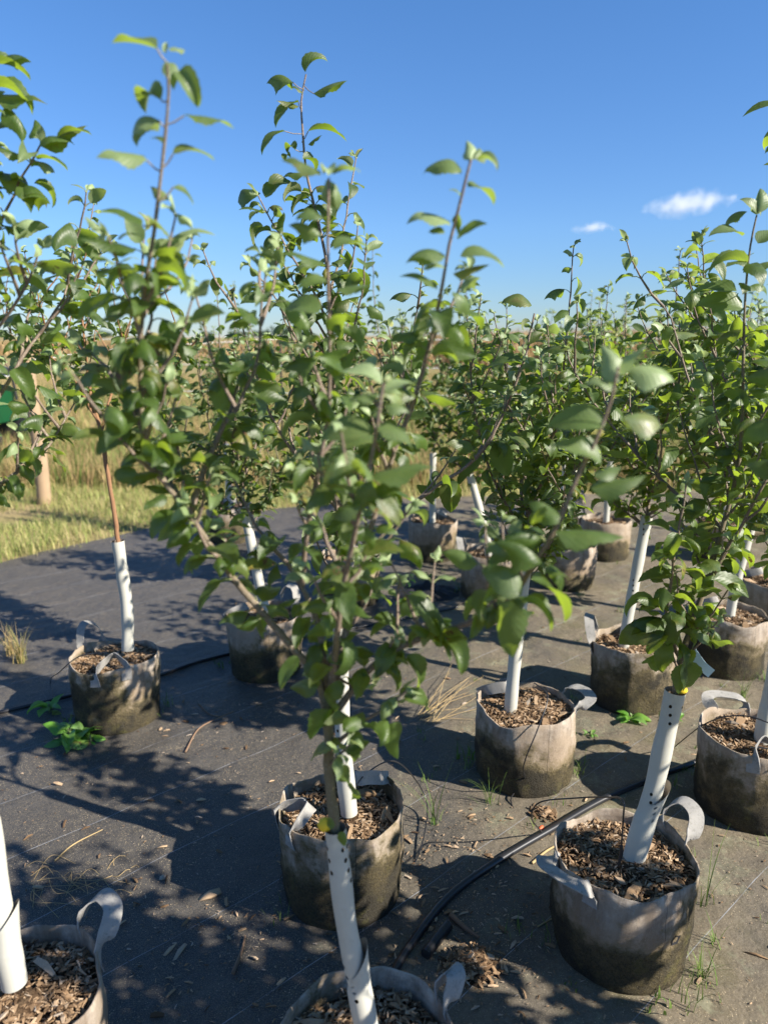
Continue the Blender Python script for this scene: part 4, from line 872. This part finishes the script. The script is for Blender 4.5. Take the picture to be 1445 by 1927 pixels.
small('straw_litter', mb, M['straw'], 'dry straw scattered behind the bottom left bag', 'straw', tuple(gz(95, 1672)))
def stick(pts, rad, label, mat='twig', name='stick', cat='stick'):
    mb = MB(); tube(mb, catmull(ground_path(pts, rad, .002), .01), np.linspace(rad, rad * .5, len(catmull(ground_path(pts, rad, .002), .01))), 7); return small(name, mb, M[mat], label, cat, tuple(gz(*pts[0])), 'sticks and stalks lying on the cloth')
stick([(848, 1742), (870, 1765), (900, 1785)], .008, 'short thick dark stick above the mulch heap'); stick([(105, 1630), (140, 1600), (195, 1572)], .0025, 'pale bent straw stalk on the left', 'straw')
stick([(350, 1425), (375, 1385), (415, 1362), (440, 1350)], .004, 'thin brown twig in the left middle of the cloth'); stick([(375, 1335), (395, 1355), (420, 1360)], .003, 'fine dark twig meeting another on the left cloth')
stick([(440, 1850), (455, 1805), (462, 1775)], .005, 'upright grey stick splinter near the bottom left of the centre'); stick([(1000, 1640), (1030, 1615), (1075, 1590), (1085, 1570)], .004, 'pale stalk at the left strap of the front right bag', 'straw')
stick([(1010, 1760), (1060, 1735), (1120, 1720)], .002, 'thin stalk under the front right bag', 'straw')
def big_chip(px, py, l, wd, ang, tint, label, mat=1):
    mb = MB(); c = gz(px, py) + [0, 0, .02]; chip(mb, c, np.array([math.cos(ang), math.sin(ang), .12]), l, wd, wd * .3, 0, tint, np.random.default_rng(int(px * py)))
    return small('bark_chip', mb, M['chip'], label, 'wood chip', tuple(c), 'large wood chips on the cloth')
big_chip(396, 1697, .060, .024, .5, .8, 'large tan wood chip left of the centre bag'); big_chip(340, 1805, .05, .012, 1.2, .9, 'yellow wood sliver near the lower left'); big_chip(322, 1800, .04, .010, 1.0, .85, 'second yellow sliver beside the other')
big_chip(1420, 1812, .055, .018, -.5, .5, 'brown bark piece at the right edge near the bottom'); big_chip(1385, 1660, .03, .014, .2, .75, 'small pale chip right of the front right bag'); big_chip(308, 1663, .018, .016, 0, .95, 'tiny square pale chip in the left shadow')
big_chip(305, 1605, .035, .01, .2, .8, 'slim pale chip in the left shadow'); big_chip(885, 1545, .03, .014, .3, .7, 'chip between the two grass tufts'); big_chip(1300, 1430, .03, .02, 0, .7, 'brown chip behind the pipe at right'); big_chip(420, 1375, .045, .03, .8, .35, 'curled brown dead leaf like chip on the left cloth')
mb = MB(); T0 = leaf_template(10, .4, .2, .02, 1, .1, False, .62); c = gz(742, 1742) + [0, 0, .016]; mb.add(T0[0] * .048 @ np.array([[.9, -.3, .05], [.3, .9, 0], [0, 0, 1.]]) + c, T0[1]); small('fallen_leaf', mb, simple('yellowed_leaf', (.33, .26, .07), .6, .3), 'yellow brown fallen leaf in front of the centre bag', 'leaf', tuple(c))
# heap of mulch
def heap(px, py, rad, h, n, seed, label):
    p = gz(px, py); r = np.random.default_rng(seed); mb = MB(); g = 20; V = [(0, 0, h)]; f = []
    for j in range(1, 6):
        for i in range(g):
            a = i * 2 * math.pi / g; q = rad * j / 5 * (1 + .15 * math.sin(3 * a)); V.append((q * math.cos(a), q * math.sin(a) * .8, h * (1 - (j / 5) ** 1.5) + .004 * r.normal()))
    V = np.array(V) + p + [0, 0, .006]
    mb.add(V, [(0, 1 + i, 1 + (i + 1) % g) for i in range(g)], 0); mb.add(V, [(1 + (j - 1) * g + i, 1 + j * g + i, 1 + j * g + (i + 1) % g, 1 + (j - 1) * g + (i + 1) % g) for j in range(1, 5) for i in range(g)], 0)
    for k in range(n):
        a = r.uniform(0, 6.28); d = rad * abs(r.normal(0, .55)); x, y = d * math.cos(a), d * math.sin(a) * .8; l = r.uniform(.008, .034); z = max(0, h * (1 - (min(1, d / rad)) ** 1.5)) + .014 + .008 * r.random()
        yaw = r.uniform(0, 6.28); pit = r.normal(0, .45) if d < rad else r.normal(0, .1)
        chip(mb, p + [x, y, z], np.array([math.cos(yaw) * math.cos(pit), math.sin(yaw) * math.cos(pit), math.sin(pit)]), l, l * r.uniform(.15, .5), l * .1, 1, r.beta(1.3, 1.6), r)
    o = mb.build('mulch_heap', [M['soil'], M['chip']], None, tuple(p), False); return tag(o, label, 'mulch', None, 'stuff')
heap(885, 1838, .085, .045, 650, 3, 'heap of spilled brown wood chips at the bottom, right of the nearest guard')
heap(1020, 1545, .05, .02, 150, 4, 'small spill of wood chips behind the left strap of the front right bag')
# low green sprouts in the washed-in soil
mb = MB(); r = np.random.default_rng(77); mb_n = 0
for q in list(ALL_BAGS.values()):
    if q.location[1] > 4.5: continue
    for k in range(5 if q.location[0] > .2 else 2):
        a = r.uniform(0, 6.28); d = .17 + abs(r.normal(0, .035)); c = np.array([q.location[0] + d * math.cos(a), q.location[1] + d * math.sin(a), 0]); c[2] = gh(c[0], c[1])
        blades(mb, np.tile(c, (12, 1)) + np.c_[r.normal(0, .018, (12, 2)), np.zeros(12)], r, r.uniform(.025, .08), .9, (0, .4), r.choice([.003, .008]), 3)
for k in range(70):
    x, y = r.uniform(.1, 2.4), r.uniform(1.2, 5); c = np.array([x, y, gh(x, y)]); blades(mb, np.tile(c, (7, 1)) + np.c_[r.normal(0, .012, (7, 2)), np.zeros(7)], r, r.uniform(.015, .045), 1., (0, .5), .004, 3)
tag(mb.build('ground_cover', M['grass']), 'tiny green sprouts around the bags on the dirtier right side', 'sprouts', None, 'stuff')
# loose debris
mb = MB(); r = np.random.default_rng(12)
spots = [(880, 1820, .16, 220), (330, 1800, .12, 60), (560, 1850, .25, 260), (400, 1840, .25, 160), (850, 1600, .2, 260), (1380, 1700, .18, 90), (1000, 1880, .2, 200), (780, 1660, .12, 140), (1150, 1440, .25, 80), (430, 1360, .15, 40), (200, 1600, .35, 60), (700, 1500, 1.0, 700), (1000, 1250, .9, 500), (300, 1500, .6, 300), (1300, 1600, .4, 80), (960, 1640, .15, 90), (1000, 1790, .2, 80)]
for (px, py, s_, n) in spots:
    c = gz(px, py)
    for k in range(n):
        x, y = c[0] + r.normal(0, s_), c[1] + r.normal(0, s_ * .8)
        if y > edge_y(x) - .1 or y < .3: continue
        if any((x - q.location[0]) ** 2 + (y - q.location[1]) ** 2 < .17 ** 2 for q in ALL_BAGS.values()): continue
        l = r.uniform(.003, .012) if r.random() < .9 else r.uniform(.015, .032); a = r.uniform(0, 6.28); chip(mb, np.array([x, y, gh(x, y) + .003 + l * .05]), np.array([math.cos(a), math.sin(a), r.normal(0, .08)]), l, l * r.uniform(.12, .42), l * .12, 0, r.beta(2, 1.3), r)
tag(mb.build('wood_debris', M['chip'], None, (0, 0, 0), False), 'small chips and bits of straw strewn over the cloth', 'wood chips', None, 'stuff')
# crumpled black cloth behind
mb = MB(); c = gz(800, 1118); nx = 22; V = []
for j in range(nx):
    for i in range(nx):
        x = (i / (nx - 1) - .5) * .42; y = (j / (nx - 1) - .5) * .30; e = max(0, 1 - (2 * x / .42) ** 2) * max(0, 1 - (2 * y / .30) ** 2)
        V.append(c + [x + .02 * MN.noise(Vector((x * 20, y * 20, 1))), y, .006 + e * (.045 + .05 * MN.noise(Vector((x * 12, y * 16, 3))) + .02 * MN.noise(Vector((x * 40, y * 40, 6))))])
mb.add(V, [(j * nx + i, j * nx + i + 1, (j + 1) * nx + i + 1, (j + 1) * nx + i) for j in range(nx - 1) for i in range(nx - 1)]); small('crumpled_cloth', mb, M['cloth_hole_dark'], 'crumpled black fabric lying beside the small sapling', 'cloth', tuple(c))

# ------------------------------------------------------------------ verge grass, weeds, crop
def area_blades(name, n, ygen, xw, L, sp, tint, wd, mat, label, cat, seed, seg=3, clump=.06):
    r = np.random.default_rng(seed); m = n // 6; y = ygen(r, m); x = r.uniform(-1, 1, m) * xw(y); ok = np.array([yy > edge_y(xx) - .03 + .06 * abs(r.normal()) for xx, yy in zip(x, y)]); x, y = x[ok], y[ok]
    pn = np.array([MN.noise(Vector((a * .9, b * .9, seed))) for a, b in zip(x, y)]); keep = pn > -.55 + .2 * r.random(len(x)); x, y, pn = x[keep], y[keep], pn[keep]
    x = np.repeat(x, 6) + r.normal(0, clump, len(x) * 6); y = np.repeat(y, 6) + r.normal(0, clump, len(y) * 6); pn = np.repeat(pn, 6)
    P = np.stack([x, y, hgt(x, y) - .005], 1); mb = MB(); ll = L * (1 + .6 * pn); blades(mb, P, r, ll, sp, tint, wd, seg)
    tag(mb.build(name, M[mat]), label, cat, None, 'stuff')
area_blades('verge_grass', 70000, lambda r, m: 4.6 + 4.2 * r.random(m), lambda y: y * .62, .11, 1.1, (.25, 1.), .006, 'grass', 'short half dry grass along the edge of the cloth', 'grass', 1, 3, .05)
area_blades('dry_weeds', 80000, lambda r, m: 7.4 + 22 * r.random(m) ** 1.5, lambda y: y * .58, .33, .8, (.0, 1.), .011, 'weeds', 'tall golden dry weeds behind the fence', 'weeds', 2, 3, .10)
area_blades('green_weeds', 16000, lambda r, m: 7.6 + 14 * r.random(m) ** 1.4, lambda y: y * .58, .30, .9, (0., .45), .022, 'grass', 'greener weeds mixed into the dry growth', 'weeds', 3, 3, .12)
def crop(seed):
    r = np.random.default_rng(seed); mb = MB(); n = 42000
    y = 30 + 90 * r.random(n) ** 1.6; x = r.uniform(-.62, .62, n) * y * 1.0; near = np.interp(x / y, [-.6, -.15, 0, .1, .6], [60, 52, 40, 34, 30]); ok = y > near; x, y = x[ok], y[ok]
    P = np.stack([x, y, hgt(x, y)], 1); hs = np.interp(x / y, [-.6, -.1, .12, .6], [1.15, 1.3, 1.9, 2.1]); blades(mb, P, r, hs, .9, (0, 1), .13, 3)
    tag(mb.build('crop_field', M['corn']), 'ripe brown crop standing along the horizon', 'crop field', None, 'stuff')
crop(5)

# ------------------------------------------------------------------ fence
fr = empty('electric_fence', (0, 8.4, 0)); tag(fr, 'electric fence of white poly wires on thin posts behind the trees', 'fence')
def fy(x): return 8.6 - .12 * x
for z, in ((1.47,), (1.16,), (.85,)):
    mb = MB(); P = catmull([np.array([x, fy(x), z - .02 * math.cos(x * 1.57) + .0]) for x in np.arange(-4.05, 8.1, 1.)], .15); tube(mb, P, .0045, 5); mb.build('wire', M['wire'], fr, (0, 8.4, 0))
for x in (-1.2, 1.9, 5.2):
    mb = MB(); tube(mb, [np.array([x, fy(x) + .02, -.1]), np.array([x + .01, fy(x) + .02, 1.58])], .012, 8); mb.build('post', M['black'], fr, (0, 8.4, 0))
mb = MB(); p0 = gz(84, 948); P = catmull([p0 + [0, 0, -.1], p0 + [.01, 0, .5], p0 + [-.01, 0, 1.], p0 + [-.015, 0, 1.50]], .05); tube(mb, P, np.linspace(.062, .054, len(P)), 18)
small('fence_post', mb, M['post'], 'stout round wooden post at the left edge of the cloth', 'fence post', tuple(p0))
pw = p0
mb = MB(); a_ = pw + [.05, 0, 1.30]; tube(mb, catmull([a_, np.array([-2.6, 7.9, 1.38]), np.array([-1.2, fy(-1.2), 1.47])], .2), .0035, 5); mb.build('wire', M['wire'], fr, (0, 8.4, 0))

# ------------------------------------------------------------------ utility cart at the left edge
def boxm(mb, c, s, mi=0, bev=.02):
    c = np.array(c, float); s = np.array(s, float) / 2; V = []
    for sx in (-1, 1):
        for (a, b) in ((-1, -1 + bev / s[2]), (-1 + bev / s[1], -1), (1 - bev / s[1], -1), (1, -1 + bev / s[2]), (1, 1 - bev / s[2]), (1 - bev / s[1], 1), (-1 + bev / s[1], 1), (-1, 1 - bev / s[2])): V.append(c + [sx * s[0], a * s[1], b * s[2]])
    mb.add(V, [(i, (i + 1) % 8, 8 + (i + 1) % 8, 8 + i) for i in range(8)]); mb.add(V, [tuple(range(7, -1, -1)), tuple(range(8, 16))])
cx, cy = -5.62, 9.6; rt = empty('utility_vehicle', (cx, cy, 0)); rt.scale = (1, 1, .83); tag(rt, 'green utility vehicle with black roof parked at the left edge beyond the post', 'utility vehicle')
def pt(name, mat, fn):
    mb = MB(); fn(mb); return mb.build(name, M[mat], rt, (cx, cy, 0))
pt('roof', 'black', lambda m: boxm(m, (cx, cy, 1.28), (1.5, 1.2, .09), 0, .04)); pt('roof_trim', 'white', lambda m: boxm(m, (cx, cy, 1.205), (1.42, 1.12, .035), 0, .015))
pt('body', 'green', lambda m: (boxm(m, (cx - .1, cy, .82), (1.45, 1.1, .42), 0, .08), boxm(m, (cx + .45, cy, .62), (.5, 1.15, .25), 0, .05)))
pt('cargo_bed', 'black', lambda m: boxm(m, (cx - .9, cy, .75), (.7, 1.1, .30), 0, .03)); pt('side_stripe', 'white', lambda m: boxm(m, (cx + .42, cy - .555, .85), (.08, .012, .24), 0, .005))
for sx in (-.68, .0, .68): pt('roof_pillar', 'black', lambda m, sx=sx: tube(m, [np.array([cx + sx, cy - .5, .8]), np.array([cx + sx * .95, cy - .5, 1.24])], .02, 8))
for sx in (-.68, .0, .68): pt('roof_pillar', 'black', lambda m, sx=sx: tube(m, [np.array([cx + sx, cy + .5, .8]), np.array([cx + sx * .95, cy + .5, 1.24])], .02, 8))
for sx in (-.75, .65):
    for sy in (-.58, .58):
        w_ = pt('wheel', 'black', lambda m: tube(m, [np.array([cx + sx, cy + sy - .1, .30]), np.array([cx + sx, cy + sy - .07, .30]), np.array([cx + sx, cy + sy + .07, .30]), np.array([cx + sx, cy + sy + .1, .30])], [.26, .30, .30, .26], 24))

# ------------------------------------------------------------------ far trees on the horizon
def far_tree(px, Y, h, wd, seed, label):
    r = np.random.default_rng(seed); x = (px - 722.5) / F * Y * .973; root = empty('distant_tree', (x, Y, float(hgt(x, Y)))); tag(root, label, 'tree', 'far trees on the horizon')
    mb = MB(); tube(mb, [np.array([x, Y, 0]), np.array([x, Y, h * .5])], [.25, .12], 6); mb.build('trunk', M['bark'], root, tuple(root.location))
    mb = MB(); n = 500; d = r.normal(0, 1, (n, 3)); d /= np.linalg.norm(d, axis=1)[:, None]; q = d * (r.random(n) ** .4)[:, None] * [wd / 2, wd / 2, h * .42] * (1 + .25 * np.sin(d[:, :1] * 5 + seed)) + [x, Y, h * .58]
    blades(mb, q, r, .9, .8, (0, 1), .7, 2); mb.build('crown', M['far'], root, tuple(root.location))
for k, (px, h, wd) in enumerate(((60, 5, 8), (118, 4.5, 6), (195, 5.5, 9), (388, 5, 7), (445, 5.5, 9), (492, 6, 9), (528, 9, 12), (552, 8, 9), (575, 5.5, 8), (670, 5, 8))):
    far_tree(px, 330, h * .62, wd * .9, k, 'small dark tree far off on the horizon, number %s from the left' % ['one', 'two', 'three', 'four', 'five', 'six', 'seven', 'eight', 'nine', 'ten'][k] if False else
             ['tiny far tree left of the wooden post', 'tiny far tree right of the wooden post', 'low far tree behind the orange trunked crown', 'far tree at the left end of the golden field gap', 'far tree in the golden field gap', 'far tree just left of the largest far tree',
              'largest far tree on the horizon left of the centre trunk', 'far tree touching the largest one on its right', 'low far tree behind the centre crown', 'last far tree to the right on the horizon'][k])

# ------------------------------------------------------------------ clouds
def mat_cloud(name, seed, dens):
    m = NT(name); ob = m.coord('Object'); sp = m.n('ShaderNodeVectorMath', operation='LENGTH')
    gen = m.coord('Generated'); sb = m.n('ShaderNodeVectorMath', operation='SUBTRACT'); m.l(gen, sb.inputs[0]); sb.inputs[1].default_value = (.5, .5, .5); m.l(sb.outputs[0], sp.inputs[0])
    n = m.noise(ob, .05, 6, .65); e = m.math('SUBTRACT', .5, sp.outputs[1]); d = m.math('MULTIPLY', m.math('ADD', m.math('MULTIPLY', e, 1.5), m.math('MULTIPLY', m.math('SUBTRACT', n, .60), 2.6)), dens, clamp=False)
    d = m.math('MAXIMUM', d, 0.0)
    pv = m.n('ShaderNodeVolumePrincipled'); pv.inputs['Color'].default_value = (1, 1, 1, 1); pv.inputs['Anisotropy'].default_value = .2; m.l(d, pv.inputs['Density']); m.l(pv.outputs[0], m.out.inputs['Volume']); return m.m
def cloud(px, py, D, sx, sy, sz, tilt, label, seed, dens):
    rr_ = ray(px, py); p = np.array([0, 0, H]) + rr_ / rr_[1] * D; mb = MB(); n, k = 28, 14; V = []
    for j in range(k + 1):
        for i in range(n):
            a = i * 2 * math.pi / n; b = math.pi * j / k; d = np.array([math.sin(b) * math.cos(a), math.sin(b) * math.sin(a), math.cos(b)]); q = 1 + .28 * MN.noise(Vector(d * 2.2) + Vector((seed, 0, 0)))
            taper = 1 - .45 * max(0, -d[0]) if sx > 40 else 1
            v = d * q * np.array([sx, sy, sz]) * [1, taper, taper]; v[2] = v[2] if v[2] > 0 else v[2] * .6; V.append((v[0] * math.cos(tilt) - v[2] * math.sin(tilt), v[1], v[0] * math.sin(tilt) + v[2] * math.cos(tilt)))
    mb.add(np.array(V) + p, [(j * n + i, (j + 1) * n + i, (j + 1) * n + (i + 1) % n, j * n + (i + 1) % n) for j in range(k) for i in range(n)])
    o = mb.build('cloud', mat_cloud('cloud_vapour', seed, dens), None, tuple(p)); return tag(o, label, 'cloud')
cloud(1283, 392, 1000, 66, 45, 22, .16, 'larger white cloud trailing to the left, low in the sky at right', 1, .05)
cloud(1110, 432, 1000, 28, 24, 9, .05, 'smaller white cloud puff left of the larger one', 2, .075)
cloud(1376, 372, 1000, 7, 8, 5, 0, 'faint tiny wisp right of the larger cloud', 3, .12)
SC.cycles.volume_bounces = 6; SC.cycles.transparent_max_bounces = 12
bpy.context.view_layer.update()
